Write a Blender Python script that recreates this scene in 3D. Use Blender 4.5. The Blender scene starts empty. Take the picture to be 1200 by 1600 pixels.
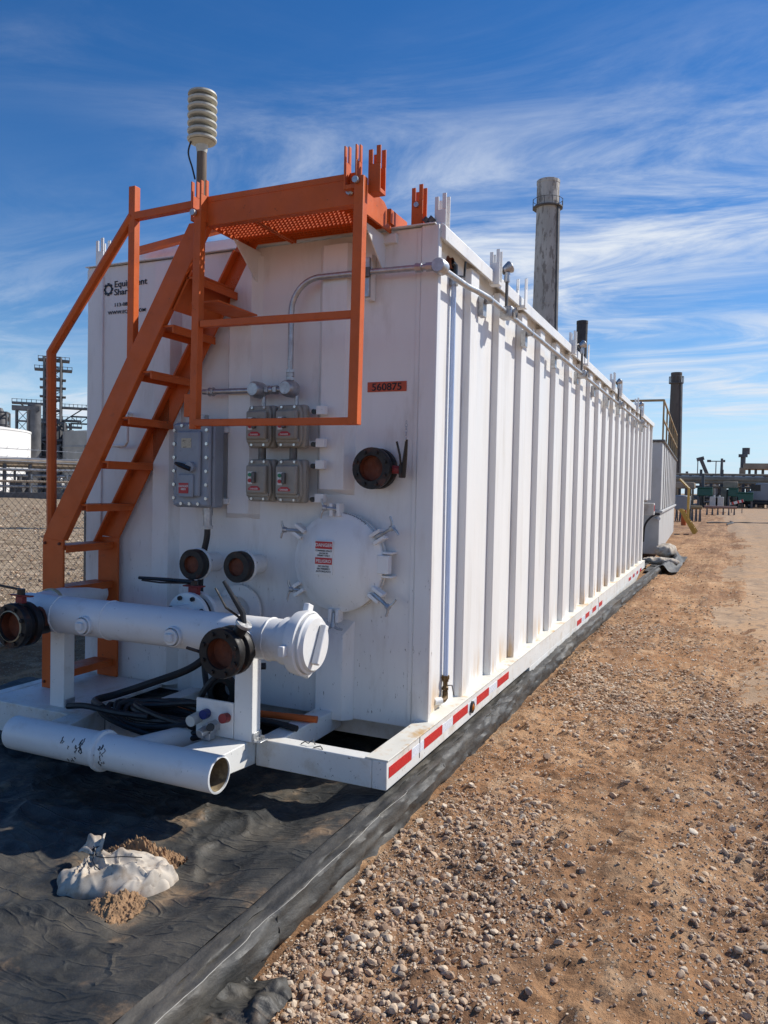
import bpy, bmesh, math, random
import numpy as np
from mathutils import Vector, Matrix
random.seed(7); rng = np.random.default_rng(7)
scene = bpy.context.scene
R_ = math.radians

# ------------------------------------------------------------------ camera
cam = bpy.data.cameras.new('camera'); camo = bpy.data.objects.new('camera', cam)
scene.collection.objects.link(camo); scene.camera = camo
cam.sensor_fit = 'VERTICAL'; cam.sensor_height = 32.0; cam.lens = 24.0
cam.clip_start = 0.05; cam.clip_end = 6000
rot = Matrix(((0.912, -0.033, 0.409), (0.410, 0.021, -0.912), (0.0215, 0.9992, 0.0327)))
camo.matrix_world = Matrix.Translation((0, 0, 1.55)) @ rot.to_quaternion().normalized().to_matrix().to_4x4()

# ------------------------------------------------------------------ sky, sun, exposure
SUN_EL, SUN_AZ = R_(41), R_(45)        # azimuth measured clockwise from +Y
world = bpy.data.worlds.new('World'); scene.world = world; world.use_nodes = True
nt = world.node_tree; nt.nodes.clear()
def wn(t, **k):
    n = nt.nodes.new(t)
    for a, b in k.items(): setattr(n, a, b)
    return n
sky = wn('ShaderNodeTexSky', sky_type='NISHITA'); sky.sun_disc = False
sky.sun_elevation = SUN_EL; sky.sun_rotation = SUN_AZ; sky.altitude = 900; sky.air_density = 1.0
sky.dust_density = 0.0; sky.ozone_density = 1.4
tc = wn('ShaderNodeTexCoord'); sep = wn('ShaderNodeSeparateXYZ')
nt.links.new(tc.outputs['Generated'], sep.inputs[0])
def wmath(op, a, b=None, clamp=False):
    n = wn('ShaderNodeMath', operation=op); n.use_clamp = clamp
    for i, s in enumerate((a, b)):
        if s is None: continue
        if isinstance(s, (int, float)): n.inputs[i].default_value = s
        else: nt.links.new(s, n.inputs[i])
    return n.outputs[0]
zz = wmath('ADD', wmath('MAXIMUM', sep.outputs[2], 0.0), 0.10)
px_, py_ = wmath('DIVIDE', sep.outputs[0], zz), wmath('DIVIDE', sep.outputs[1], zz)
comb = wn('ShaderNodeCombineXYZ'); nt.links.new(px_, comb.inputs[0]); nt.links.new(py_, comb.inputs[1])
def wnoise(vec, scale, detail, rough, dist, sc=(1, 1, 1), rz=0.0, loc=(0, 0, 0)):
    mp = wn('ShaderNodeMapping'); mp.inputs['Scale'].default_value = sc
    mp.inputs['Rotation'].default_value = (0, 0, rz); mp.inputs['Location'].default_value = loc
    nt.links.new(vec, mp.inputs[0])
    n = wn('ShaderNodeTexNoise'); n.inputs['Scale'].default_value = scale; n.inputs['Detail'].default_value = detail
    n.inputs['Roughness'].default_value = rough; n.inputs['Distortion'].default_value = dist
    nt.links.new(mp.outputs[0], n.inputs['Vector']); return n.outputs[0]
def wramp(v, lo, hi):
    n = wn('ShaderNodeMapRange'); n.interpolation_type = 'SMOOTHSTEP'
    n.inputs['From Min'].default_value = lo; n.inputs['From Max'].default_value = hi
    nt.links.new(v, n.inputs[0]); return n.outputs[0]
CL = dict(loc=(3.898, 5.439, 0))
cover = wramp(wnoise(comb.outputs[0], 0.42, 3, .5, .2, loc=CL['loc']), 0.46, 0.66)
wisp = wramp(wnoise(comb.outputs[0], 1.45, 10, .66, 1.3, sc=(.72, 1.40, 1), rz=R_(24), loc=(6.51, 28.96, 0)), 0.36, 0.74)
puff = wramp(wnoise(comb.outputs[0], 2.6, 8, .6, .3, sc=(.8, 1.3, 1), rz=R_(10)), 0.40, 0.75)
low = wramp(sep.outputs[2], 0.42, 0.10)
dens = wmath('MULTIPLY', wisp, wmath('ADD', wmath('MULTIPLY', cover, 0.95), wmath('MULTIPLY', low, 0.35)))
dens = wmath('ADD', dens, wmath('MULTIPLY', wmath('MULTIPLY', puff, cover), 0.30))
dens = wmath('MULTIPLY', wmath('MULTIPLY', dens, wramp(sep.outputs[2], 0.56, 0.24)), 1.05, True)   # cirrus thins out towards the zenith
mix = wn('ShaderNodeMix', data_type='RGBA')
hsv = wn('ShaderNodeHueSaturation'); hsv.inputs['Saturation'].default_value = 1.38; hsv.inputs['Hue'].default_value = .508; hsv.inputs['Value'].default_value = 1.16
nt.links.new(sky.outputs[0], hsv.inputs['Color'])
hz = wn('ShaderNodeMix', data_type='RGBA')                     # pale blue air along the whole horizon
nt.links.new(wmath('MULTIPLY', wramp(sep.outputs[2], 0.20, -0.02), 0.85), hz.inputs[0]); nt.links.new(hsv.outputs[0], hz.inputs[6]); hz.inputs[7].default_value = (4.5, 6.6, 9.1, 1)
nt.links.new(dens, mix.inputs[0]); nt.links.new(hz.outputs[2], mix.inputs[6])
mix.inputs[7].default_value = (7.2, 7.8, 8.7, 1)
bg = wn('ShaderNodeBackground'); bg.inputs[1].default_value = 0.099
nt.links.new(mix.outputs[2], bg.inputs[0])
wo = wn('ShaderNodeOutputWorld'); nt.links.new(bg.outputs[0], wo.inputs[0])

sun = bpy.data.lights.new('sun', 'SUN'); sun.energy = 4.8; sun.angle = R_(0.53); sun.color = (1.0, 0.95, 0.865)
suno = bpy.data.objects.new('sun', sun); scene.collection.objects.link(suno)
sd = Vector((math.cos(SUN_EL)*math.sin(SUN_AZ), math.cos(SUN_EL)*math.cos(SUN_AZ), math.sin(SUN_EL)))
suno.rotation_euler = sd.to_track_quat('Z', 'Y').to_euler()
suno.location = sd*60
vs = scene.view_settings; vs.view_transform = 'Standard'; vs.look = 'None'; vs.exposure = 0.08; vs.gamma = 1.0
vs.use_curve_mapping = False

# ------------------------------------------------------------------ materials
def M(name, base, rough=.5, metal=0., var=.10, vscale=5., dirt=None, dirt2=None, bump=None, spec=.5, stretch=(1, 1, 1), zfade=None):
    """base colour with broad noise variation, up to two layers of dirt (colour, lo, hi, scale) and fine bump."""
    m = bpy.data.materials.new(name); m.use_nodes = True
    t = m.node_tree; b = t.nodes['Principled BSDF']
    b.inputs['Roughness'].default_value = rough; b.inputs['Metallic'].default_value = metal
    b.inputs['Specular IOR Level'].default_value = spec
    g = t.nodes.new('ShaderNodeNewGeometry'); mp = t.nodes.new('ShaderNodeMapping')
    mp.inputs['Scale'].default_value = stretch; t.links.new(g.outputs['Position'], mp.inputs[0])
    def noise(scale, detail=6, rough_=.6):
        n = t.nodes.new('ShaderNodeTexNoise'); n.inputs['Scale'].default_value = scale
        n.inputs['Detail'].default_value = detail; n.inputs['Roughness'].default_value = rough_
        t.links.new(mp.outputs[0], n.inputs['Vector']); return n.outputs[0]
    def ramp(v, lo, hi, a, c):
        n = t.nodes.new('ShaderNodeMapRange'); n.interpolation_type = 'SMOOTHSTEP'
        n.inputs['From Min'].default_value = lo; n.inputs['From Max'].default_value = hi
        n.inputs['To Min'].default_value = a; n.inputs['To Max'].default_value = c
        t.links.new(v, n.inputs[0]); return n.outputs[0]
    def mixc(f, a, c):
        n = t.nodes.new('ShaderNodeMix'); n.data_type = 'RGBA'
        t.links.new(f, n.inputs[0])
        for i, s in ((6, a), (7, c)):
            if isinstance(s, tuple): n.inputs[i].default_value = (*s, 1)
            else: t.links.new(s, n.inputs[i])
        return n.outputs[2]
    col = mixc(ramp(noise(vscale), .3, .7, 0, 1), tuple(c*(1-var) for c in base), tuple(min(1, c*(1+var)) for c in base))
    for d in (dirt, dirt2):
        if d:
            c, lo, hi, sc = d[:4]
            f = ramp(noise(sc, 8, .65), lo, hi, 0, d[4] if len(d) > 4 else 1)
            if len(d) > 5:                     # stain lives between two heights (fades towards the upper one)
                s = t.nodes.new('ShaderNodeSeparateXYZ'); t.links.new(g.outputs['Position'], s.inputs[0])
                mm = t.nodes.new('ShaderNodeMath'); mm.operation = 'MULTIPLY'
                t.links.new(f, mm.inputs[0]); t.links.new(ramp(s.outputs[2], d[5], d[6], 1, 0), mm.inputs[1]); f = mm.outputs[0]
            col = mixc(f, col, c)
    t.links.new(col, b.inputs['Base Color'])
    rr = ramp(noise(vscale*2.3), .3, .7, max(0.03, rough-.1), min(1, rough+.1)); t.links.new(rr, b.inputs['Roughness'])
    if bump:
        bn = t.nodes.new('ShaderNodeBump'); bn.inputs['Strength'].default_value = bump[1]; bn.inputs['Distance'].default_value = bump[2] if len(bump) > 2 else .01
        t.links.new(noise(bump[0], 5), bn.inputs['Height']); t.links.new(bn.outputs[0], b.inputs['Normal'])
    return m
WHITE = M('white_paint', (.78, .775, .75), .42, var=.03, vscale=2.2, dirt=((.40, .34, .26), .52, .76, 7, .38), dirt2=((.12, .10, .08), .655, .70, 52, .6), bump=(1.6, .45, .02))
WHITESIDE = M('white_wall_paint', (.80, .795, .77), .45, var=.03, vscale=1.6, stretch=(1, 1, .14), dirt=((.46, .40, .30), .50, .80, 7, .34), dirt2=((.60, .34, .09), .46, .66, 9, .8, .31, .55), bump=(1.5, .6, .03))
WHITEFRONT = M('white_front_paint', (.77, .765, .75), .40, var=.035, vscale=1.8, stretch=(1, 1, .25), dirt=((.40, .34, .27), .48, .78, 6, .45), dirt2=((.09, .065, .05), .635, .68, 75, .85, .6, 1.5), bump=(1.1, .6, .03))
WHITESKID = M('white_skid_paint', (.77, .76, .72), .5, var=.05, vscale=3, dirt=((.46, .36, .23), .46, .72, 6, .55), dirt2=((.09, .075, .06), .63, .68, 60, .75), bump=(30, .12, .004))
ORANGE = M('orange_paint', (.58, .118, .024), .48, var=.10, vscale=5, dirt=((.22, .06, .03), .60, .75, 11, .5), dirt2=((.07, .03, .02), .66, .70, 38, .7), bump=(25, .15, .004), spec=.3)
RUSTBLK = M('black_rusty_iron', (.010, .009, .0085), .55, var=.3, vscale=12, dirt=((.10, .028, .012), .52, .68, 14, .8), bump=(40, .3, .004))
RUST = M('rust_red_iron', (.135, .034, .012), .7, var=.3, vscale=14, dirt=((.03, .012, .01), .5, .7, 10, .8), bump=(40, .3, .004))
REDP = M('dark_red_paint', (.22, .02, .02), .5, var=.15)
BLACK = M('black_rubber', (.014, .014, .016), .5, var=.2, vscale=10, dirt=((.10, .08, .06), .55, .8, 8, .3))
BLACKP = M('black_plastic', (.012, .012, .013), .35, var=.1)
GALV = M('galvanised_steel', (.46, .47, .48), .42, metal=.75, var=.15, vscale=30, dirt=((.22, .20, .18), .55, .75, 18, .6))
STEELD = M('dull_dark_steel', (.14, .135, .13), .5, metal=.6, var=.2, vscale=30)
BOLT = M('zinc_bolt', (.62, .62, .60), .3, metal=.8, var=.1, vscale=60)
BLUEGREY = M('blue_grey_enamel', (.28, .315, .36), .45, var=.06, vscale=8, dirt=((.16, .16, .16), .55, .75, 18, .5))
OLIVE = M('olive_grey_enamel', (.30, .28, .235), .48, var=.07, vscale=14, dirt=((.12, .11, .09), .55, .75, 22, .5))
BRASS = M('old_brass', (.12, .075, .03), .5, metal=.5, var=.25, vscale=40)
REDTAPE = M('red_reflective_tape', (.55, .018, .022), .35, var=.08, vscale=40)
WTAPE = M('white_reflective_tape', (.72, .76, .82), .3, var=.05, vscale=40)
REDLAB = M('red_label', (.45, .02, .03), .4, var=.05)
WLAB = M('white_label', (.72, .72, .70), .4, var=.05)
INK = M('black_ink', (.008, .008, .010), .6, var=.05)
NAVY = M('dark_navy_lettering', (.010, .012, .022), .5, var=.05)
GREEN = M('green_button', (.02, .22, .10), .4, var=.05)
BLUEP = M('blue_plastic', (.015, .03, .16), .4, var=.05)
AMBER = M('amber_lens', (.45, .13, .01), .2, var=.05)
FLANGE = M('rust_stained_flange', (.74, .71, .62), .6, var=.06, vscale=5, dirt=((.58, .33, .09), .52, .66, 4.5, .85), dirt2=((.30, .13, .04), .63, .70, 11, .7))
ORLAB = M('orange_red_label', (.50, .075, .025), .5, var=.12, vscale=30, dirt=((.15, .04, .02), .55, .7, 40, .6))
GREYTANK = M('pale_grey_paint', (.50, .50, .49), .5, var=.05, vscale=.8, dirt=((.33, .29, .22), .5, .75, 1.3, .5), bump=(3, .3, .03))
YELLOW = M('yellow_paint', (.42, .27, .05), .5, var=.12)
TANPAINT = M('tan_weathered_paint', (.36, .25, .12), .6, var=.15)
CONC = M('weathered_concrete', (.46, .44, .40), .85, var=.15, vscale=.6, stretch=(1, 1, .3), dirt=((.17, .15, .13), .50, .60, 1.5, .75), bump=(1.2, .6, .2))
CONCD = M('dark_concrete', (.13, .115, .10), .85, var=.15, vscale=.5, stretch=(1, 1, .3), dirt=((.07, .06, .055), .5, .65, 1.0, .8))
DKSTACK = M('dark_stack_steel', (.045, .045, .05), .7, var=.2, vscale=1)
DKSTEEL = M('dark_process_steel', (.105, .105, .11), .65, var=.3, vscale=.8)  # base lightened a little, putting aerial haze of distant steel into the colour
WTANK = M('white_tank_paint', (.80, .79, .76), .6, var=.03, vscale=.3)
GTANK = M('grey_tank_steel', (.24, .26, .28), .5, var=.12, vscale=.5)
PIPEBR = M('brown_insulation', (.32, .25, .18), .7, var=.25, vscale=1)
PIPESIL = M('silver_pipe_cladding', (.42, .42, .42), .4, metal=.5, var=.2, vscale=1)
TEAL = M('teal_green_paint', (.018, .095, .075), .5, var=.1, vscale=2)
WOODP = M('wood_pole', (.15, .11, .08), .8, var=.2, vscale=4, stretch=(3, 3, .3))
CREAM = M('cream_siren_shell', (.50, .49, .42), .5, var=.08, vscale=6, dirt=((.30, .28, .22), .55, .8, 5, .4))
CREAMD = M('siren_throat', (.15, .15, .13), .7, var=.1)
BAG = M('dirty_white_sandbag_cloth', (.54, .475, .39), .85, var=.10, vscale=12, dirt=((.33, .245, .17), .44, .66, 17, .75), dirt2=((.10, .075, .055), .60, .68, 26, .6), bump=(420, .2, .002))
SOILC = M('spilled_sand', (.30, .18, .095), .95, var=.2, vscale=30, bump=(120, .5, .004))
SLABW = M('pale_slab', (.55, .54, .50), .7, var=.08)

# ground
def ground_material():
    m = bpy.data.materials.new('red_soil_and_gravel'); m.use_nodes = True; t = m.node_tree; b = t.nodes['Principled BSDF']
    b.inputs['Roughness'].default_value = .95; b.inputs['Specular IOR Level'].default_value = .15
    g = t.nodes.new('ShaderNodeNewGeometry')
    def noise(scale, d=6, r=.6, sc=None):
        n = t.nodes.new('ShaderNodeTexNoise'); n.inputs['Scale'].default_value = scale; n.inputs['Detail'].default_value = d; n.inputs['Roughness'].default_value = r
        if sc:
            mp = t.nodes.new('ShaderNodeMapping'); mp.inputs['Scale'].default_value = sc; t.links.new(g.outputs['Position'], mp.inputs[0]); t.links.new(mp.outputs[0], n.inputs['Vector'])
        else: t.links.new(g.outputs['Position'], n.inputs['Vector'])
        return n.outputs[0]
    def rmp(v, lo, hi, a=0, c=1):
        n = t.nodes.new('ShaderNodeMapRange'); n.interpolation_type = 'SMOOTHSTEP'; n.inputs[1].default_value = lo; n.inputs[2].default_value = hi
        n.inputs[3].default_value = a; n.inputs[4].default_value = c; t.links.new(v, n.inputs[0]); return n.outputs[0]
    def mix(f, a, c):
        n = t.nodes.new('ShaderNodeMix'); n.data_type = 'RGBA'; t.links.new(f, n.inputs[0])
        for i, s in ((6, a), (7, c)):
            if isinstance(s, tuple): n.inputs[i].default_value = (*s, 1)
            else: t.links.new(s, n.inputs[i])
        return n.outputs[2]
    col = mix(rmp(noise(1.1), .35, .65), (.375, .195, .094), (.53, .315, .168))
    col = mix(rmp(noise(5.5, 8), .48, .70, 0, .7), col, (.60, .41, .25))
    col = mix(rmp(noise(.75, 7, .66, (1.7, .40, 1)), .45, .62, 0, .85), col, (.235, .125, .068))
    col = mix(rmp(noise(9, 9, .75), .49, .58, 0, .65), col, (.20, .108, .058))
    col = mix(rmp(noise(3.1, 9, .72, (1.3, .7, 1)), .54, .66, 0, .6), col, (.62, .43, .265))
    # dense small grit (voronoi flecks)
    v = t.nodes.new('ShaderNodeTexVoronoi'); v.inputs['Scale'].default_value = 62; t.links.new(g.outputs['Position'], v.inputs['Vector'])
    vsep = t.nodes.new('ShaderNodeSeparateColor'); t.links.new(v.outputs['Color'], vsep.inputs[0])
    fl = t.nodes.new('ShaderNodeMath'); fl.operation = 'MULTIPLY'
    t.links.new(rmp(vsep.outputs[0], .62, .66), fl.inputs[0]); t.links.new(rmp(v.outputs['Distance'], .30, .42, 1, 0), fl.inputs[1])
    fc = mix(rmp(vsep.outputs[1], .1, .9), (.25, .18, .125), (.66, .53, .40))
    col = mix(fl.outputs[0], col, fc)
    s = t.nodes.new('ShaderNodeSeparateXYZ'); t.links.new(g.outputs['Position'], s.inputs[0])
    # pale gravel yard far to the left, beyond the fence
    lf = t.nodes.new('ShaderNodeMapRange'); lf.inputs[1].default_value = -6.0; lf.inputs[2].default_value = -8.0; t.links.new(s.outputs[0], lf.inputs[0])
    col = mix(lf.outputs[0], col, mix(rmp(noise(3.2, 10, .78), .40, .60), (.22, .155, .095), (.50, .39, .27)))
    t.links.new(col, b.inputs['Base Color'])
    h = t.nodes.new('ShaderNodeMath'); h.operation = 'ADD'; t.links.new(noise(38, 8, .7), h.inputs[0]); t.links.new(fl.outputs[0], h.inputs[1])
    bp = t.nodes.new('ShaderNodeBump'); bp.inputs['Strength'].default_value = 1.0; bp.inputs['Distance'].default_value = .018
    t.links.new(h.outputs[0], bp.inputs['Height']); t.links.new(bp.outputs[0], b.inputs['Normal'])
    return m
GROUND = ground_material()
ROADM = M('packed_grey_gravel', (.42, .29, .185), .95, var=.22, vscale=4.5, dirt=((.49, .31, .175), .42, .62, .8, .9), dirt2=((.20, .15, .11), .50, .62, 9, .75), bump=(55, .8, .01), spec=.2)
def liner_material():
    m = M('black_geotextile', (.034, .035, .034), .58, var=.32, vscale=11, dirt=((.135, .118, .092), .42, .68, 3.4, .7), dirt2=((.34, .225, .13), .54, .70, 2.9, .75), bump=(95, .5, .005), spec=.4)
    t = m.node_tree; b = t.nodes['Principled BSDF']; g = t.nodes.new('ShaderNodeNewGeometry'); prev = b.inputs['Normal'].links[0].from_socket
    for sc, dist, w, d in ((3.2, .6, .030, .010), (7.5, .5, .045, .005)):      # sharp fold lines where the noise crosses its middle value
        n = t.nodes.new('ShaderNodeTexNoise'); n.inputs['Scale'].default_value = sc; n.inputs['Detail'].default_value = 2; n.inputs['Distortion'].default_value = dist; mp = t.nodes.new('ShaderNodeMapping'); mp.inputs['Rotation'].default_value = (0, 0, .75+sc*.13); mp.inputs['Scale'].default_value = (.45, 1.5, 1); t.links.new(g.outputs['Position'], mp.inputs[0]); t.links.new(mp.outputs[0], n.inputs['Vector'])
        a = t.nodes.new('ShaderNodeMath'); a.operation = 'SUBTRACT'; a.inputs[1].default_value = .5; t.links.new(n.outputs[0], a.inputs[0])
        c = t.nodes.new('ShaderNodeMath'); c.operation = 'ABSOLUTE'; t.links.new(a.outputs[0], c.inputs[0])
        r = t.nodes.new('ShaderNodeMapRange'); r.inputs[2].default_value = w; r.inputs[3].default_value = 1; r.inputs[4].default_value = 0; t.links.new(c.outputs[0], r.inputs[0])
        bn = t.nodes.new('ShaderNodeBump'); bn.inputs['Strength'].default_value = .5; bn.inputs['Distance'].default_value = d; t.links.new(r.outputs[0], bn.inputs['Height']); t.links.new(prev, bn.inputs['Normal']); prev = bn.outputs[0]
    t.links.new(prev, b.inputs['Normal']); return m
LINER = liner_material()
BERMM = M('grey_berm_fabric', (.062, .060, .055), .62, var=.35, vscale=11, stretch=(1, .6, 1.3), dirt=((.15, .132, .105), .42, .70, 3.6, .65), dirt2=((.030, .029, .027), .55, .70, 5, .4), bump=(30, .5, .012))
SEAM = M('pale_seam_thread', (.40, .38, .34), .8, var=.15, vscale=40)
def stone_material():
    m = bpy.data.materials.new('mixed_pebble'); m.use_nodes = True; t = m.node_tree; b = t.nodes['Principled BSDF']
    b.inputs['Roughness'].default_value = .85; b.inputs['Specular IOR Level'].default_value = .25
    a = t.nodes.new('ShaderNodeAttribute'); a.attribute_name = 'tint'
    oi = t.nodes.new('ShaderNodeObjectInfo'); add = t.nodes.new('ShaderNodeMath'); add.operation = 'ADD'
    t.links.new(a.outputs['Fac'], add.inputs[0]); t.links.new(oi.outputs['Random'], add.inputs[1])
    fr = t.nodes.new('ShaderNodeMath'); fr.operation = 'FRACT'; t.links.new(add.outputs[0], fr.inputs[0])
    r = t.nodes.new('ShaderNodeValToRGB'); e = r.color_ramp.elements
    e[0].position = 0; e[0].color = (.30, .18, .10, 1); e[1].position = 1; e[1].color = (.76, .58, .39, 1)
    for p, c in ((.2, (.48, .29, .165, 1)), (.42, (.66, .46, .29, 1)), (.62, (.50, .38, .26, 1)), (.8, (.74, .52, .32, 1)), (.93, (.86, .72, .54, 1))):
        x = e.new(p); x.color = c
    t.links.new(fr.outputs[0], r.inputs[0])
    g = t.nodes.new('ShaderNodeNewGeometry'); n = t.nodes.new('ShaderNodeTexNoise'); n.inputs['Scale'].default_value = 90; t.links.new(g.outputs['Position'], n.inputs['Vector'])
    mx = t.nodes.new('ShaderNodeMix'); mx.data_type = 'RGBA'; mx.blend_type = 'MULTIPLY'; mx.inputs[0].default_value = .5
    t.links.new(r.outputs[0], mx.inputs[6]); t.links.new(n.outputs[0], mx.inputs[7]); 
    hs = t.nodes.new('ShaderNodeBrightContrast'); hs.inputs['Bright'].default_value = .05; t.links.new(mx.outputs[2], hs.inputs[0])
    t.links.new(hs.outputs[0], b.inputs['Base Color'])
    return m
STONE = stone_material()
def tube_plastic():
    m = bpy.data.materials.new('clear_blue_tube'); m.use_nodes = True; b = m.node_tree.nodes['Principled BSDF']
    b.inputs['Base Color'].default_value = (.50, .62, .86, 1); b.inputs['Roughness'].default_value = .2; b.inputs['Transmission Weight'].default_value = .35
    return m
CLEAR = tube_plastic()

# ------------------------------------------------------------------ mesh helpers
ORG = {}           # world origin of every object (no parent is rotated)
XF = None          # optional transform for things that stand at an angle
COL = scene.collection
def V(*a): return Vector(a)
class MB:
    def __init__(s): s.v = []; s.f = []
    def add(s, vs, fs):
        o = len(s.v); s.v += [Vector(v) for v in vs]; s.f += [[i+o for i in f] for f in fs]; return s
    def box(s, x0, x1, y0, y1, z0, z1):
        return s.add([(x0,y0,z0),(x1,y0,z0),(x1,y1,z0),(x0,y1,z0),(x0,y0,z1),(x1,y0,z1),(x1,y1,z1),(x0,y1,z1)],
                     [(3,2,1,0),(4,5,6,7),(0,1,5,4),(1,2,6,5),(2,3,7,6),(3,0,4,7)])
    def bar(s, p0, p1, w, h, up=(0, 0, 1)):
        """rectangular bar from p0 to p1; w across, h along 'up'"""
        p0, p1 = Vector(p0), Vector(p1); d = (p1-p0).normalized(); u = Vector(up); u = (u-d*u.dot(d))
        if u.length < 1e-5: u = Vector((0, 1, 0)); u = u-d*u.dot(d)
        u.normalize(); r = d.cross(u)
        q = []
        for p in (p0, p1):
            for a, b in ((-1,-1),(1,-1),(1,1),(-1,1)): q.append(p+r*(a*w/2)+u*(b*h/2))
        return s.add(q, [(3,2,1,0),(4,5,6,7),(0,1,5,4),(1,2,6,5),(2,3,7,6),(3,0,4,7)])
    def tube(s, pts, r, n=10, cap=True, closed=False):
        P = [Vector(p) for p in pts]; m = len(P); rs = r if isinstance(r, (list, tuple)) else [r]*m
        T = []
        for i in range(m):
            a = P[i-1] if (i > 0 or closed) else P[i]; b = P[(i+1) % m] if (i < m-1 or closed) else P[i]
            T.append((b-a).normalized())
        u = Vector((0, 0, 1)) if abs(T[0].z) < .9 else Vector((1, 0, 0)); u = (u-T[0]*u.dot(T[0])).normalized()
        vs = []
        for i in range(m):
            u = (u-T[i]*u.dot(T[i])).normalized(); w = T[i].cross(u)
            for k in range(n):
                a = 2*math.pi*k/n; vs.append(P[i]+(u*math.cos(a)+w*math.sin(a))*rs[i])
        fs = []
        for i in range(m if closed else m-1):
            j = (i+1) % m
            for k in range(n): fs.append((i*n+k, i*n+(k+1) % n, j*n+(k+1) % n, j*n+k))
        if cap and not closed: fs.append(tuple(range(n))[::-1]); fs.append(tuple((m-1)*n+k for k in range(n)))
        return s.add(vs, fs)
    def cyl(s, p0, p1, r, n=20, r2=None): return s.tube([p0, p1], [r, r if r2 is None else r2], n)
    def lathe(s, prof, org, axis, n=28):
        """prof: (radius, distance along axis)"""
        o = Vector(org); d = Vector(axis).normalized(); u = Vector((0, 0, 1)) if abs(d.z) < .9 else Vector((1, 0, 0))
        u = (u-d*u.dot(d)).normalized(); w = d.cross(u); vs = []
        for r, t in prof:
            for k in range(n):
                a = 2*math.pi*k/n; vs.append(o+d*t+(u*math.cos(a)+w*math.sin(a))*max(r, 1e-4))
        fs = []
        for i in range(len(prof)-1):
            for k in range(n): fs.append((i*n+k, i*n+(k+1) % n, (i+1)*n+(k+1) % n, (i+1)*n+k))
        return s.add(vs, fs)
    def prism(s, poly, a0, a1, plane='xz'):
        """extrude a 2-D polygon; plane xz -> along y, yz -> along x, xy -> along z"""
        n = len(poly); vs = []
        for a in (a0, a1):
            for p, q in poly: vs.append({'xz': (p, a, q), 'yz': (a, p, q), 'xy': (p, q, a)}[plane])
        fs = [tuple(range(n)), tuple(range(2*n-1, n-1, -1))]+[(i, i+n, (i+1) % n+n, (i+1) % n) for i in range(n)]
        return s.add(vs, fs)
    def build(s, name, mat, parent=None, bevel=0, smooth=35):
        vs = s.v
        if XF is not None: vs = [XF @ v for v in vs]
        lo = Vector([min(v[i] for v in vs) for i in range(3)]); hi = Vector([max(v[i] for v in vs) for i in range(3)]); c = (lo+hi)/2
        me = bpy.data.meshes.new(name); me.from_pydata([v-c for v in vs], [], s.f); me.materials.append(mat)
        bm = bmesh.new(); bm.from_mesh(me); bmesh.ops.recalc_face_normals(bm, faces=bm.faces); bm.to_mesh(me); bm.free()
        return finish(me, name, c, parent, bevel, smooth)
def finish(me, name, c, parent=None, bevel=0, smooth=35):
    if smooth: me.shade_smooth(); me.set_sharp_from_angle(angle=R_(smooth))
    o = bpy.data.objects.new(name, me); COL.objects.link(o); place(o, c, parent)
    if bevel:
        b = o.modifiers.new('edge', 'BEVEL'); b.width = bevel; b.segments = 2; b.limit_method = 'ANGLE'; b.angle_limit = R_(40)
    return o
def place(o, c, parent=None):
    c = Vector(c); ORG[o.name] = c
    if parent is not None: o.parent = parent; o.location = c-ORG[parent.name]
    else: o.location = c
def thing(name, loc, label, cat, group=None):
    o = bpy.data.objects.new(name, None); COL.objects.link(o); o.empty_display_size = .2
    p = Vector(loc)
    if XF is not None: p = XF @ p
    place(o, p); tag(o, label, cat, group); return o
def tag(o, label, cat, group=None):
    o['label'] = label; o['category'] = cat
    if group: o['group'] = group
    return o
def inst(src, c, parent, rotz=0.0):
    o = src.copy(); COL.objects.link(o); c = Vector(c)
    if XF is not None: c = XF @ c
    place(o, c, parent)
    if rotz: o.rotation_euler = (0, 0, rotz)
    return o
def text(name, body, size, loc, mat, parent, rot=(R_(90), 0, 0), align='LEFT', ext=.0008, sx=1.0):
    cu = bpy.data.curves.new(name, 'FONT'); cu.body = body; cu.size = size; cu.align_x = align; cu.extrude = ext; cu.offset = size*.012; cu.resolution_u = 3
    to = bpy.data.objects.new(name+'_tmp', cu); COL.objects.link(to); bpy.context.view_layer.update()
    me = bpy.data.meshes.new_from_object(to.evaluated_get(bpy.context.evaluated_depsgraph_get())); bpy.data.objects.remove(to); bpy.data.curves.remove(cu)
    me.transform(Matrix.Translation(loc) @ Matrix.Rotation(rot[2], 4, 'Z') @ Matrix.Rotation(rot[0], 4, 'X') @ Matrix.Diagonal((sx, 1, 1, 1)))
    co = np.array([v.co for v in me.vertices]); c = Vector((co.min(0)+co.max(0))/2); me.transform(Matrix.Translation(-c))
    me.materials.clear(); me.materials.append(mat); me.name = name
    return finish(me, name, c, parent, 0, 0)
def cr(pts, n=7):
    P = [Vector(p) for p in pts]; P = [P[0]*2-P[1]]+P+[P[-1]*2-P[-2]]; out = []
    for i in range(1, len(P)-2):
        for k in range(n):
            t = k/n; a, b, c, d = P[i-1:i+3]; out.append(.5*((2*b)+(c-a)*t+(2*a-5*b+4*c-d)*t*t+(3*b-a-3*c+d)*t**3))
    return out+[P[-2]]
def kind(o, k): o['kind'] = k; return o

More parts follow.
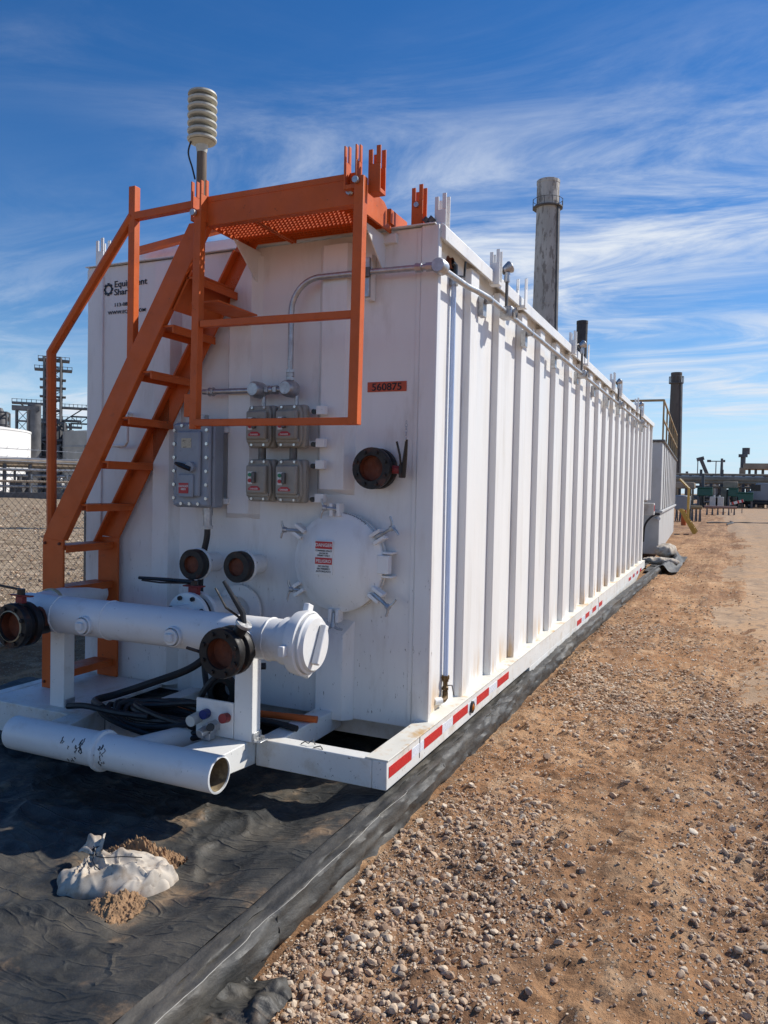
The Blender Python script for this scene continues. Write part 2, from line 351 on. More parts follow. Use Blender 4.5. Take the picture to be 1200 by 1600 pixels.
# value noise for relief
def _h(ix, iy, seed):
    n = (ix.astype(np.int64)*374761393+iy.astype(np.int64)*668265263+seed*1442695041) & 0x7fffffff
    n = ((n ^ (n >> 13))*1274126177) & 0x7fffffff
    return ((n ^ (n >> 16)) & 0xffff)/65535.0
def vnoise(x, y, seed=0):
    ix, iy = np.floor(x), np.floor(y); fx, fy = x-ix, y-iy; fx = fx*fx*(3-2*fx); fy = fy*fy*(3-2*fy)
    a, b, c, d = _h(ix, iy, seed), _h(ix+1, iy, seed), _h(ix, iy+1, seed), _h(ix+1, iy+1, seed)
    return (a*(1-fx)+b*fx)*(1-fy)+(c*(1-fx)+d*fx)*fy-.5
def fbm(x, y, seed=0, oct=4, lac=2.03, g=.5):
    s = 0; a = 1
    for i in range(oct): s = s+a*vnoise(x, y, seed+i*17); x = x*lac; y = y*lac; a *= g
    return s
def grid_mesh(name, xs, ys, zf, mat, parent=None, smooth=True, kindv=None):
    X, Y = np.meshgrid(xs, ys); Z = zf(X, Y); nx, ny = len(xs), len(ys)
    co = np.stack([X, Y, Z], -1).reshape(-1, 3).astype(np.float32)
    i = np.arange(nx*ny).reshape(ny, nx); q = np.stack([i[:-1, :-1], i[:-1, 1:], i[1:, 1:], i[1:, :-1]], -1).reshape(-1, 4)
    return np_mesh(name, co, q, mat, parent, smooth)
def np_mesh(name, co, faces, mat, parent=None, smooth=True, tint=None):
    me = bpy.data.meshes.new(name); n, k = faces.shape
    me.vertices.add(len(co)); me.vertices.foreach_set('co', np.ascontiguousarray(co, np.float32).ravel())
    me.loops.add(n*k); me.loops.foreach_set('vertex_index', np.ascontiguousarray(faces, np.int32).ravel())
    me.polygons.add(n); me.polygons.foreach_set('loop_start', np.arange(0, n*k, k, dtype=np.int32))
    me.polygons.foreach_set('use_smooth', np.full(n, smooth, bool))
    me.update(calc_edges=True); me.validate()
    if tint is not None:
        at = me.attributes.new('tint', 'FLOAT', 'POINT'); at.data.foreach_set('value', np.ascontiguousarray(tint, np.float32))
    me.materials.append(mat)
    o = bpy.data.objects.new(name, me); COL.objects.link(o); place(o, (0, 0, 0), parent); return o

# ================================================================== GROUND
def soil_z(x, y):
    near = np.clip(1.3-np.hypot(x, y)/30., 0.15, 1)
    z = fbm(x*.9, y*.9, 3, 3)*.05*near+fbm(x*4.2, y*4.2, 5, 4)*.030*near+np.abs(fbm(x*11, y*11, 9, 3))*.042*near+fbm(x*27, y*27, 13, 2)*.016*near
    # wheel ruts running beside the berm
    for xc, w, d in ((.05, .16, .022), (-.52, .10, .012), (.9, .2, .02)):
        xx = x-xc-.08*np.sin(y*.35); z = z-d*np.exp(-(xx/w)**2)+d*.7*np.exp(-((np.abs(xx)-1.6*w)/(w*.6))**2)
    z = z+.05*np.exp(-((x+.30)/.22)**2)*np.exp(-((y-3.0)/1.5)**2)*.6
    flat = np.clip((x+1.32)/.12, 0, 1)                # stays just under the liner
    zl = -.02+fbm(x*.7, y*.7, 3, 2)*.01
    out = np.where(x < -7.4, np.clip((-7.4-x)/2, 0, 1), 0)
    yard = fbm(x*.5, y*.5, 8, 4)*.10*out+fbm(x*2.1, y*2.1, 4, 3)*.05*out
    r = np.where(x > -1.6, zl*(1-flat)+z*flat, zl+yard)
    return r
def spaced(a, b, fine_lo, fine_hi, step, grow):
    xs = list(np.arange(fine_lo, fine_hi, step)); x, s = fine_hi, step
    while x < b: xs.append(x); s *= grow; x += s
    xs.append(b); x, s = fine_lo, step; left = []
    while True:
        s *= grow; x -= s
        if x <= a: break
        left.append(x)
    return np.array([a]+left[::-1]+xs)
gx = spaced(-2500, 2500, -1.5, 1.6, .0165, 1.045); gy = spaced(-600, 4500, 1.5, 6.2, .0165, 1.022)
ground = kind(grid_mesh('ground', gx, gy, soil_z, GROUND), 'structure')
# the packed gravel track on the right
def road_z(x, y): return soil_z(x, y)*.55+.022-.06*np.clip(np.abs((x-(4.4-.015*y))/(4.0+.9*fbm(y*.35, x*0, 5, 4)))-.92, 0, 1)*6
road = kind(grid_mesh('road', np.linspace(-1.0, 9, 90), np.concatenate([np.arange(5, 30, .12), np.arange(30, 190, 2.)]), road_z, ROADM), 'structure')

# gravel: small stones nobody could count; the biggest 220 are separate stones
def ico(sub):
    bm = bmesh.new(); bmesh.ops.create_icosphere(bm, subdivisions=sub, radius=1); v = np.array([x.co for x in bm.verts]); f = np.array([[q.index for q in p.verts] for p in bm.faces]); bm.free(); return v, f
def stone_shapes(sub, k, seed):
    r = np.random.default_rng(seed); v, f = ico(sub); out = []
    for i in range(k):
        q = v*np.array([1, r.uniform(.62, .95), r.uniform(.42, .7)]); d = r.normal(size=(8, 3)); d /= np.linalg.norm(d, axis=1)[:, None]
        for n_ in d:                                  # knock flats off it
            h = r.uniform(.50, .85)*np.abs(q @ n_).max(); s = q @ n_; q = q-np.clip(s-h, 0, 9)[:, None]*n_*.97
        q = q*(1+.05*r.normal(size=(len(q), 1))); out.append(q)
    return out, f
PATCH = [(-1.1, 2.0, .30), (-1.15, 2.4, .35), (-1.05, 2.7, .30), (-.88, 2.9, .28), (-.9, 3.2, .22), (-1.15, 3.5, .25), (-1.1, 4.3, .3), (-.7, 5.6, .4), (-.45, 5.0, .3),
         (.1, 2.8, .22), (.12, 3.2, .22), (.17, 3.9, .28), (-.9, 9.0, .5), (.3, 5.0, .3), (-1.0, 6.4, .4), (.25, 2.4, .2)]
def dens(x, y):
    d = .02+1.1*np.clip(fbm(x*2.1, y*1.6, 31, 4)-.02, 0, 1)**1.3
    for a, b, s in PATCH: d = d+.85*(.35+1.3*np.clip(fbm(x*3.3, y*3.3, 37, 3)+.25, 0, 1))*np.exp(-((x-a)**2+((y-b)*.75)**2)/(2*s*s)*1.4)
    return np.clip(d, 0, 1)
def scatter(n, ylo, yhi, smin, smax, sub, seed, pw=2.4, base=0.0):
    r = np.random.default_rng(seed); k = n*6
    y = ylo*np.exp(r.random(k)*math.log(yhi/ylo)); x = -1.31+r.random(k)*(1.31+.62*y*.5+.6) if yhi < 12 else -1.3+r.random(k)*(1.3+.35*y)
    keep = r.random(k) < dens(x, y)+base; x, y = x[keep][:n], y[keep][:n]; n = len(x)
    s = smin+(smax-smin)*r.random(n)**pw
    shapes, f = stone_shapes(sub, 9, seed+1); nv = len(shapes[0]); P = np.stack(shapes)[r.integers(0, 9, n)]
    a = r.random(n)*6.283; tx = r.normal(size=n)*.25; c, sn = np.cos(a)[:, None], np.sin(a)[:, None]
    z0 = P[..., 2]+P[..., 0]*tx[:, None]; X, Y = P[..., 0]*c-P[..., 1]*sn, P[..., 0]*sn+P[..., 1]*c
    z = soil_z(x, y)
    co = np.stack([x[:, None]+X*s[:, None], y[:, None]+Y*s[:, None], z[:, None]+(z0+.18)*s[:, None]], -1).reshape(-1, 3)
    F = (f[None]+(np.arange(n)*nv)[:, None, None]).reshape(-1, 3)
    return co, F, np.repeat(r.random(n), nv)
parts = [scatter(8000, 1.75, 7.0, .0045, .021, 2, 11, 3.4), scatter(48000, 1.75, 10.0, .0018, .0075, 1, 21, 2.0), scatter(26000, 5.5, 40, .005, .024, 1, 41, 2.6, .10)]
def scatter_yard(n, seed):
    r = np.random.default_rng(seed); d = 8.6*np.exp(r.random(n)*1.75); a = r.uniform(-.95, -.62, n)      # a fan of ground seen past the tank's left side
    x, y = d*np.sin(a), d*np.cos(a); k = x < -6.9; x, y, d = x[k], y[k], d[k]; n = len(x); s = (.010+.035*r.random(n)**2.5)*(.6+d/25)
    shapes, f = stone_shapes(1, 9, seed); nv = len(shapes[0]); P = np.stack(shapes)[r.integers(0, 9, n)]
    co = np.stack([x[:, None]+P[..., 0]*s[:, None], y[:, None]+P[..., 1]*s[:, None], soil_z(x, y)[:, None]+(P[..., 2]+.2)*s[:, None]], -1).reshape(-1, 3)
    return co, (f[None]+(np.arange(n)*nv)[:, None, None]).reshape(-1, 3), np.repeat(r.random(n), nv)
parts.append(scatter_yard(9000, 61))
off = 0; C_, F_, T_ = [], [], []
for c, f, t in parts: C_.append(c); F_.append(f+off); T_.append(t); off += len(c)
gravel = kind(np_mesh('gravel', np.concatenate(C_), np.concatenate(F_), STONE, None, False, np.concatenate(T_)), 'stuff')
tag(gravel, 'loose small tan and grey gravel strewn over the red soil beside the berm', 'gravel')
shapes, fI = stone_shapes(2, 8, 77); smesh = []
for i, q in enumerate(shapes):
    me = bpy.data.meshes.new('stone'); me.from_pydata([tuple(v) for v in q], [], fI.tolist()); me.shade_smooth(); me.set_sharp_from_angle(angle=R_(22)); me.materials.append(STONE); smesh.append(me)
r = np.random.default_rng(5); cnt = 0
while cnt < 230:
    y = 1.8*math.exp(r.random()*1.35); x = -1.28+r.random()*(1.5+.22*y)
    if r.random() > float(dens(np.array([x]), np.array([y]))[0])+.12: continue
    s = .015+.013*r.random()**2.0
    o = bpy.data.objects.new('stone', smesh[r.integers(0, 8)]); COL.objects.link(o)
    place(o, (x, y, float(soil_z(np.array([x]), np.array([y]))[0])+s*.2), ground); o.scale = (s, s, s); o.rotation_euler = (r.normal()*.2, r.normal()*.2, r.random()*6.28); cnt += 1

# ================================================================== LINER AND BERM
liner = thing('containment_liner', (-3.7, 5, 0), 'black dusty fabric containment liner spread under the white tank', 'liner')
def liner_z(x, y):
    z = .028+fbm(x*.75, y*.75, 51, 3)*.055
    a = x*.83+y*.55; b = -x*.55+y*.83                       # long soft folds
    z = z+.030*(1-np.abs(np.sin(a*3.1+1.6*fbm(x*.9, y*.9, 55, 2))))**4*np.clip(fbm(x*.6, y*.6, 57, 2)+.3, 0, 1)*1.6
    z = z+.020*(1-np.abs(np.sin(b*4.3+2.2*fbm(x*1.1, y*1.1, 59, 2))))**5
    z = z+.010*(1-np.abs(2*fbm(x*3.3, y*3.3, 63, 3)))**3*.8+.004*fbm(x*9, y*9, 61, 2)
    w1 = np.clip(1-np.abs(fbm(x*1.9+y*.8, y*1.5-x*.6, 81, 3))*7, 0, 1)**2; w2 = np.clip(1-np.abs(fbm(x*4.6-y*1.2, y*3.6+x*2, 83, 2))*6, 0, 1)**2
    z = z+.018*w1+.010*w2+.005*np.clip(1-np.abs(fbm(x*11, y*9, 87, 2))*5, 0, 1)
    r = np.clip((x+1.85)/.40, 0, 1); r = r*r*(3-2*r)
    return np.maximum(z*(1-r)+r*(.112+.006*fbm(x*6, y*6, 65, 2)), .010)
lx = np.concatenate([np.linspace(-4.40, -3.3, 40), np.arange(-3.28, -1.445, .0125), [-1.443]])
ly = np.concatenate([np.arange(.9, 3.6, .0125), np.arange(3.6, 17.4, .09)])
sheet = grid_mesh('ground_sheet', lx, ly, liner_z, LINER, liner)
# berm wall: fabric over foam logs, in segments, right side then left side
def berm(y0, y1, xin, xout, seed, mat, dx=lambda y: 0, seam=False):
    n = max(6, int((y1-y0)/.035)) if y0 < 7 else max(6, int((y1-y0)/.12)); ys = np.linspace(y0, y1, n); m = MB(); k = 21; pts = []
    for i, y in enumerate(ys):
        e = min(i, n-1-i); pinch = 1-.035*math.exp(-e*.9)
        for j in range(k):
            u = j/(k-1)                                   # inner foot -> top -> outer foot
            if u < .12: p = (0, .02+.092*u/.12)
            elif u < .52: p = ((u-.12)/.40*.88, .112+.018*((u-.12)/.40))
            elif u < .62: a = (u-.52)/.10; p = (.88+.07*math.sin(a*1.57), .130-.016*(1-math.cos(a*1.57)))
            else: a = (u-.62)/.38; p = (.95+.06*math.sin(min(1, a*2)*1.57)-.16*a*a, .114*(1-a)-.03*a)
            x = xin+(xout-xin)*p[0]*(pinch if p[0] > .3 else 1); z = p[1]*pinch
            w = float(fbm(np.array([y*5.+j*.15]), np.array([j*.55+seed]), seed, 3)[0]); w2 = float(abs(fbm(np.array([y*11.+.12*j]), np.array([j*.16]), seed+3, 3)[0]))
            amp = 0 if (j < 3) else 1
            pts.append((x+dx(y)+(w*.034-w2*.038)*amp*(1 if xout > xin else -1)*(p[0] > .5), y, max(-.03, z+(w*.022-w2*.030)*amp*(.4+.6*(p[1] > .05))*min(1, p[0]*2.5))))
    fs = [(i*k+j, i*k+j+1, (i+1)*k+j+1, (i+1)*k+j) for i in range(n-1) for j in range(k-1)]
    m.add(pts, fs)
    if seam: MB().tube([V(*pts[i*k+11])+V(.002, 0, .0015) for i in range(0, n, 1)], .0013, 5).build('seam', SEAM, liner)
    return m.build('berm_segment', mat, liner, 0, 60)
cuts = [.6, 2.18, 3.30, 3.78, 4.95, 6.35, 7.7, 9.2, 10.7, 12.3, 14.2, 16.2]
dxf = lambda y: .0+.022*max(0, y-8.)
for i in range(len(cuts)-1): berm(cuts[i], cuts[i+1]+.012, -1.45, -1.315, 70, BERMM, dxf, cuts[i] < 3)
for a, b in ((1, 4), (4, 8), (8, 12), (12, 16)): berm(a, b, -4.36, -4.56, 90+a, BERMM)
# torn flap of liner lying beyond the berm foot
def flap_z(x, y): return .035+.05*fbm(x*7, y*7, 5, 3)+.03*np.abs(fbm(x*15, y*15, 6, 2))
fl = grid_mesh('torn_flap', np.linspace(-1.34, -1.13, 26), np.linspace(1.62, 2.0, 40), lambda x, y: np.where((x+1.13)+(.5*(y-1.9)) > .02*np.sin(y*40), soil_z(x, y)-.03, flap_z(x, y)+soil_z(x, y)), LINER, liner)

# ================================================================== MAIN TANK
tank = thing('storage_tank', (-2.65, 9.5, .1), 'long white ribbed steel storage tank with orange stair on its front, standing on the liner', 'tank')
XR, XL, YF, YB, ZB, ZT = -1.43, -3.87, 3.83, 16.2, .25, 2.94
# side walls with separate ribs
sw = MB().box(XR-.063, XR-.043, YF+.04, 15.0, ZB+.02, ZT-.03).box(XR-.063, XR-.043, 15.0, YB-.02, 1.40, ZT-.03).build('side_wall', WHITESIDE, tank)
def side_rib(y, z0):
    d, o, s = .043, .075, .018; poly = [(XR-d, y-o-s), (XR, y-o), (XR, y+o), (XR-d, y+o+s)]
    return MB().prism(poly, z0, ZT-.085, 'xy')
y = 4.462
while y < YB-.15:
    side_rib(y, .292 if y < 15 else 1.40).build('rib', WHITESIDE, sw, .006); y += .61
lw = MB().box(XL+.055, XL+.075, YF+.04, YB-.02, ZB+.02, ZT-.03).build('side_wall', WHITESIDE, tank)
y = 4.462
while y < YB-.15:
    MB().prism([(XL+.055, y-.088), (XL, y-.066), (XL, y+.066), (XL+.055, y+.088)], .292, ZT-.085, 'xy').build('rib', WHITESIDE, lw, .006); y += .61
# front wall and its ribs
fw = MB().box(XL+.06, XR-.06, YF, YF+.02, ZB, ZT-.012).build('front_wall', WHITEFRONT, tank)
def front_rib(xc, z0, z1, o=.075, s=.045, d=.055):
    pts = []
    for z, q in ((z0, 1), (z0+.03, 0), (z1, 0)):
        dd = 0.001 if q else d
        pts += [(xc-o-s, YF, z), (xc-o, YF-dd, z), (xc+o, YF-dd, z), (xc+o+s, YF, z)]
    fs = [(i*4+j, i*4+j+1, i*4+j+5, i*4+j+4) for i in range(2) for j in range(3)]+[(8, 9, 10, 11), (0, 3, 2, 1)]
    return MB().add(pts, fs).build('rib', WHITEFRONT, fw, .004)
front_rib(-3.215, .26, 2.90, .062); front_rib(-2.64, 1.345, 2.88); front_rib(-2.02, 1.50, 2.88)
m = MB()                                      # low stub below the manway, its top cut off slanting
m.add([(-2.11, YF, .24), (-2.10, YF-.05, .24), (-1.93, YF-.05, .24), (-1.88, YF, .24), (-2.11, YF, .80), (-2.10, YF-.05, .72), (-1.93, YF-.05, .72), (-1.88, YF, .80)],
      [(0,1,5,4),(1,2,6,5),(2,3,7,6),(4,5,6,7),(3,2,1,0),(0,4,7,3)]); m.build('rib', WHITEFRONT, fw, .004)
# corner posts
for x0, x1, y0, y1, zb in ((XR-.10, XR, YF-.012, YF+.035, .255), (XL, XL+.13, YF-.012, YF+.035, .255), (XR-.10, XR, YB-.05, YB+.01, 1.4), (XL, XL+.10, YB-.05, YB+.01, 1.4)):
    MB().box(x0, x1, y0, y1, zb, ZT-.004).build('corner_post', WHITEFRONT if y0 < 10 else WHITESIDE, tank, .006)
MB().box(XR-.125, XR-.1005, YF-.006, YF, .26, ZT-.03).build('corner_angle', WHITEFRONT, tank, .002)
MB().box(XL+.06, XR-.06, YB-.01, YB+.005, 1.36, ZT-.01).build('rear_wall', WHITESIDE, tank)
roof = MB().box(XL+.02, XR-.02, YF+.01, YB-.01, ZT-.03, ZT-.006).build('roof', WHITE, tank)
MB().prism([(YF-.028, ZT-.004), (YF+.10, ZT+.006), (YF+.10, ZT+.010), (YF-.028, ZT+.001)], XL-.01, XR-.02, 'yz').build('front_lip', WHITE, tank)
h = MB(); h.prism([(4.02, ZT-.005), (4.05, ZT+.155), (5.6, ZT+.20), (5.9, ZT-.005)], -3.66, -2.62, 'yz'); h.build('roof_hatch', WHITE, tank, .01)
for x0, x1 in ((XR-.06, XR+.028), (XL-.028, XL+.06)):
    MB().prism([(x0 if x1 > -2 else x1, ZT-.03), (x1 if x1 > -2 else x0, ZT-.088), (x1 if x1 > -2 else x0, ZT-.012), (x1-.02 if x1 > -2 else x0+.02, ZT+.006), (x0 if x1 > -2 else x1, ZT+.006)], YF+.01, YB, 'xz').build('top_rail', WHITE, tank, .004)

# ---- skid
sk = MB().box(-1.465, -1.39, 3.19, 15.0, .154, .289).prism([(5.97, .155), (14.2, .155), (13.6, .045), (5.97, .045)], -1.455, -1.3905, 'yz').build('skid_rail', WHITESKID, tank, .005)
MB().box(-1.50, -1.384, 3.19, 14.95, .2895, .297).build('rail_flange', FLANGE, sk, .002)
for z in (.262,): MB().box(-1.3905, -1.3875, 3.60, 3.604, .18, .285).box(-1.3905, -1.3875, 9.45, 9.454, .10, .285).build('weld_seam', STEELD, sk)
MB().box(-3.935, -3.86, 3.10, 15.0, .10, .289).build('skid_rail', WHITESKID, tank, .005)
reds = [(3.215, 3.49), (3.663, 3.934), (4.116, 4.385), (4.564, 4.828), (5.03, 5.325), (8.03, 8.29), (8.53, 8.79), (9.0, 9.28), (9.48, 9.76), (12.5, 12.8), (13.05, 13.32), (13.6, 13.85), (14.12, 14.42)]
for i, (a, b) in enumerate(reds):
    z = .232 if a < 6 else .180
    MB().box(-1.3905, -1.3878, a, b, z-.026, z+.026).build('red_reflector', REDTAPE, sk)
    if i+1 < len(reds) and reds[i+1][0]-b < .5: MB().box(-1.3905, -1.3880, b+.004, reds[i+1][0]-.004, z-.024, z+.024).build('white_reflector', WTAPE, sk)
lamp = MB().lathe([(.036, 0), (.036, .012), (.026, .016), (.026, .010)], (-1.3905, 4.46, .222), (1, 0, 0), 20).build('marker_lamp', BLACKP, tank)
MB().lathe([(.026, 0), (.024, .010), (.012, .017), (0, .019)], (-1.3885, 4.46, .222), (1, 0, 0), 18).build('lens', AMBER, lamp)
MB().box(-2.10, -1.466, 3.19, 3.275, .154, .2885).build('front_beam', WHITESKID, tank, .005)
MB().box(-3.13, -2.285, 3.24, 3.32, .13, .2875).build('front_beam', WHITESKID, tank, .005)
MB().box(-3.859, -3.22, 3.06, 3.14, .12, .2885).build('front_beam', WHITESKID, tank, .005)
MB().box(-3.858, -3.20, 3.141, 3.81, .268, .2865).build('deck_plate', WHITESKID, tank, .003)
MB().box(-2.10, -1.99, 3.276, 3.90, .17, .2865).build('cross_beam', WHITESKID, tank, .005)
MB().box(-3.0, -2.9, 3.321, 3.90, .17, .2865).build('cross_beam', WHITESKID, tank, .005)
MB().box(-3.2, -1.5, 3.95, 4.05, .12, .245).build('cross_beam', WHITESKID, tank, .005)
MB().add([(-2.28, 3.26, .289), (-2.105, 3.26, .289), (-2.105, 2.86, .287), (-2.36, 2.83, .287), (-2.28, 3.26, .155), (-2.105, 3.26, .155), (-2.105, 2.84, .19), (-2.36, 2.83, .19)],
         [(0,1,2,3),(7,6,5,4),(0,4,5,1),(1,5,6,2),(2,6,7,3),(3,7,4,0)]).build('gusset', WHITESKID, tank, .004)
MB().add([(-3.215, 3.20, .289), (-3.13, 3.24, .289), (-3.05, 2.84, .287), (-3.20, 2.83, .287), (-3.215, 3.20, .155), (-3.13, 3.24, .155), (-3.05, 2.84, .19), (-3.20, 2.83, .19)],
         [(0,1,2,3),(7,6,5,4),(0,4,5,1),(1,5,6,2),(2,6,7,3),(3,7,4,0)]).build('gusset', WHITESKID, tank, .004)
bp = MB().lathe([(.083, 0), (.083, 1.26), (.074, 1.262), (.073, .2), (.0, .19)], (-3.275, 2.775, .262), (1, 0, 0), 30).build('bumper_pipe', WHITE, tank)
MB().lathe([(.083, .0), (.096, .004), (.099, .016), (.096, .028), (.083, .032)], (-2.70, 2.775, .262), (1, 0, 0), 30).build('coupling_ring', WHITE, bp)
MB().tube([(-2.60, 2.80, .25), (-2.55, 3.0, .245), (-2.47, 3.26, .24)], .062, 16).build('strut_pipe', WHITE, bp)
MB().lathe([(0.0715, .95), (.0722, 1.255)], (-3.275, 2.775, .262), (1, 0, 0), 30).build('pipe_lining', M('dirty_pipe_inside', (.20, .15, .09), .9, var=.3, vscale=25, dirt=((.42, .33, .18), .5, .7, 20, .8)), bp)
m = MB()                                    # black scuffs on the bumper pipe
for _ in range(26):
    x = -2.80+random.gauss(0, .035)+(.16 if random.random() < .3 else 0); a0 = random.uniform(-.8, .5); l = random.uniform(.08, .45)
    q = [(x+random.gauss(0, .004), 2.775-.0836*math.cos(a0+l*t/4), .262+.0836*math.sin(a0+l*t/4)) for t in range(5)]
    MB().tube(q, random.uniform(.0012, .0034), 4).build('scuff_mark', BLACK, bp)

# ---- stair
stair = MB().prism([(-3.765, .292), (-3.60, .292), (-3.60, 1.185), (-3.615, 1.20), (-3.76, 1.20), (-3.765, 1.185)], 3.375, 3.392).build('stair', ORANGE, tank, .003)
stair['label'] = 'steep orange stair climbing along the front wall'
dirx = (1.06, 1.73)
def stringer(y0, y1, dx):
    m = MB(); m.prism([(-3.762+dx, 1.20), (-3.60+dx, 1.186), (-2.56+dx*.6, 2.945), (-2.70+dx*.6, 2.945)], y0, y1)
    return m.build('stringer', ORANGE, stair, .003)
stringer(3.372, 3.389, 0); stringer(3.775, 3.79, .05)
MB().prism([(-3.715, .292), (-3.55, .292), (-3.55, 1.19), (-3.715, 1.19)], 3.772, 3.788).build('stringer', ORANGE, stair, .003)
# channel lips of the stringers
MB().bar((-3.612, 3.405, 1.19), (-2.580, 3.405, 2.935), .030, .012, (1, 0, 0)).build('stringer_lip', ORANGE, stair)
MB().bar((-3.71, 3.75, 1.16), (-2.66, 3.75, 2.90), .045, .012, (1, 0, 0)).build('stringer_lip', ORANGE, stair)
for i, z in enumerate((.40, .65, .905, 1.155, 1.405, 1.66, 1.912, 2.165, 2.41, 2.66)):
    xc = -3.66 if z < 1.2 else -3.66+(z-1.18)*.613+.02
    w = .075
    t = MB().box(xc-w, xc+w, 3.392, 3.771, z-.006, z+.006).box(xc-w, xc-w+.012, 3.392, 3.771, z-.038, z-.006).box(xc+w-.012, xc+w, 3.392, 3.771, z-.038, z-.006)
    t.build('tread', ORANGE, stair, .002)
MB().prism([(-2.82, 2.50), (-2.70, 2.70), (-2.69, 2.69), (-2.81, 2.49)], 3.392, 3.771).build('riser_plate', ORANGE, stair, .002)
MB().box(-2.70, -2.52, 3.40, 3.772, 2.52, 2.53).build('riser_plate', ORANGE, stair, .002)
yh = 3.416
hr = MB().bar((-3.122, yh, 2.08), (-3.119, yh, 3.21), .045, .045, (1, 0, 0)).build('handrail_post', ORANGE, stair, .003)
MB().bar((-3.139, yh, 3.043), (-2.64, yh, 3.056), .042, .042).build('handrail', ORANGE, stair, .003)
MB().tube([(-3.128, yh, 3.047), (-3.750, yh, 2.314), (-3.735, yh, 1.10)], .029, 8).build('handrail', ORANGE, stair)
MB().bar((-3.60, 3.97, 3.06), (-2.80, 3.86, 3.09), .042, .042).build('handrail', ORANGE, stair, .003)
for x in (-3.74, -3.625): MB().cyl((x, 3.376, .33), (x, 3.365, .33), .009, 6).cyl((x, 3.376, 1.17), (x, 3.365, 1.17), .009, 6).build('bolt', RUST, stair)

# ---- platform
X0, X1, Y0 = -2.60, -1.70, 3.36
plat = MB().prism([(Y0, 2.912), (Y0+.05, 2.912), (Y0+.05, 2.918), (Y0+.008, 2.918), (Y0+.008, 3.060), (Y0+.045, 3.060), (Y0+.045, 3.066), (Y0, 3.066)], X0+.02, X1, 'yz').build('platform', ORANGE, tank, .002)
plat['label'] = 'orange platform with open grating floor at the top of the stair'
MB().box(X0+.02, X1, Y0-.003, Y0, 3.035, 3.041).build('beam_lip', ORANGE, plat)
MB().prism([(Y0+.051, 2.912), (YF-.02, 2.912), (YF-.02, 2.99), (YF-.12, 3.045), (Y0+.051, 3.066)], X1-.012, X1, 'yz').build('side_beam', ORANGE, plat, .002)
MB().prism([(Y0+.051, 2.912), (YF-.02, 2.912), (YF-.02, 2.945), (Y0+.051, 2.965)], X0+.02, X0+.03, 'yz').build('side_beam', ORANGE, plat, .002)
MB().box(X1-.02, X1+.01, YF-.06, YF+.17, 2.955, 3.03).build('side_beam', ORANGE, plat, .002)
# grip-strut grating: zig-zag strips
for j in range(11):
    yc = Y0+.068+j*.033; m = MB().box(X0+.032, X1-.014, yc+.0125, yc+.0155, 2.930, 2.952); n = 34
    for i in range(n):
        x = X0+.045+(X1-X0-.075)*(i+(.5 if j % 2 else 0))/n
        m.add([(x, yc-.014, 2.922), (x+.010, yc+.013, 2.932), (x+.010, yc+.013, 2.952), (x, yc-.014, 2.950), (x-.003, yc-.014, 2.922), (x+.007, yc+.013, 2.932), (x+.007, yc+.013, 2.952), (x-.003, yc-.014, 2.950)],
              [(0,1,2,3),(7,6,5,4),(0,4,5,1),(1,5,6,2),(2,6,7,3),(3,7,4,0)])
    m.build('grating_strip', ORANGE, plat, 0, 0)
for x in (-2.31, -2.29): MB().box(x-.006, x+.006, Y0+.05, YF-.03, 2.920, 2.955).build('grating_divider', ORANGE, plat)
MB().box(X0+.03, X1-.014, YF-.17, YF+.10, 2.9535, 2.960).build('shade_plate', ORANGE, plat)  # solid plate added to keep sun off the back rows of the grating
MB().prism([(3.56, 2.905), (YF, 2.905), (YF, 2.70), (YF-.05, 2.735)], X1-.05, X1-.042, 'yz').build('bracket_plate', WHITE, plat, .002)
MB().prism([(3.56, 2.905), (YF, 2.905), (YF, 2.70), (YF-.05, 2.735)], X0+.05, X0+.058, 'yz').build('bracket_plate', WHITE, plat, .002)
MB().box(X1-.05, X1+.03, YF-.03, YF+.0, 2.86, 2.906).build('bracket_plate', WHITE, plat, .002)

# guard frame folded down in front of the platform
gf = MB().bar((-1.655, 3.318, 1.845), (-1.645, 3.318, 3.02), .05, .05, (1, 0, 0)).build('guard_frame', ORANGE, tank, .003)
gf['label'] = 'orange folding guard rail hanging down from the platform'
MB().bar((-2.60, 3.318, 1.835), (-2.585, 3.318, 2.98), .045, .045, (1, 0, 0)).build('guard_post', ORANGE, gf, .003)
MB().bar((-2.60, 3.312, 1.868), (-1.632, 3.312, 1.862), .036, .036).build('guard_rail', ORANGE, gf, .003)
MB().bar((-2.565, 3.318, 2.385), (-1.675, 3.318, 2.373), .036, .036).build('guard_rail', ORANGE, gf, .003)
MB().box(-2.66, -2.577, 3.30, 3.335, 1.90, 2.02).build('hinge_plate', ORANGE, gf, .002)
MB().box(-1.6345, -1.6325, 3.299, 3.325, 1.851, 1.875).build('open_tube_end', BLACKP, gf)

# fork brackets (railing pockets)
def fork_mesh():
    m = MB()
    for y in (-.030, .030):
        m.box(-.032, .032, y-.004, y+.004, -.09, .045)
        m.box(-.032, -.010, y-.004, y+.004, .0452, .115); m.box(.010, .032, y-.004, y+.004, .0452, .13)
    m.box(-.032, .032, -.0255, .0255, -.09, -.07)
    return m
fork = {}
def put_fork(x, y, z, mat, rot=0.0):
    if mat.name not in fork:
        o = fork_mesh().build('railing_pocket', mat, None, .0015); o.parent = tank; place(o, (x, y, z), tank); fork[mat.name] = o
        if rot: o.rotation_euler = (0, 0, rot)
    else: o = inst(fork[mat.name], (x, y, z), tank); o.rotation_euler = (0, 0, rot)
    ORG[o.name] = Vector((x, y, z)); return o
bolts = []
def put_bolt(p, parent, axis=(0, -1, 0), r=.008, mat=BOLT, l=.007):
    a = Vector(axis)
    return MB().cyl(Vector(p), Vector(p)+a*l, r, 6).build('bolt', mat, parent)
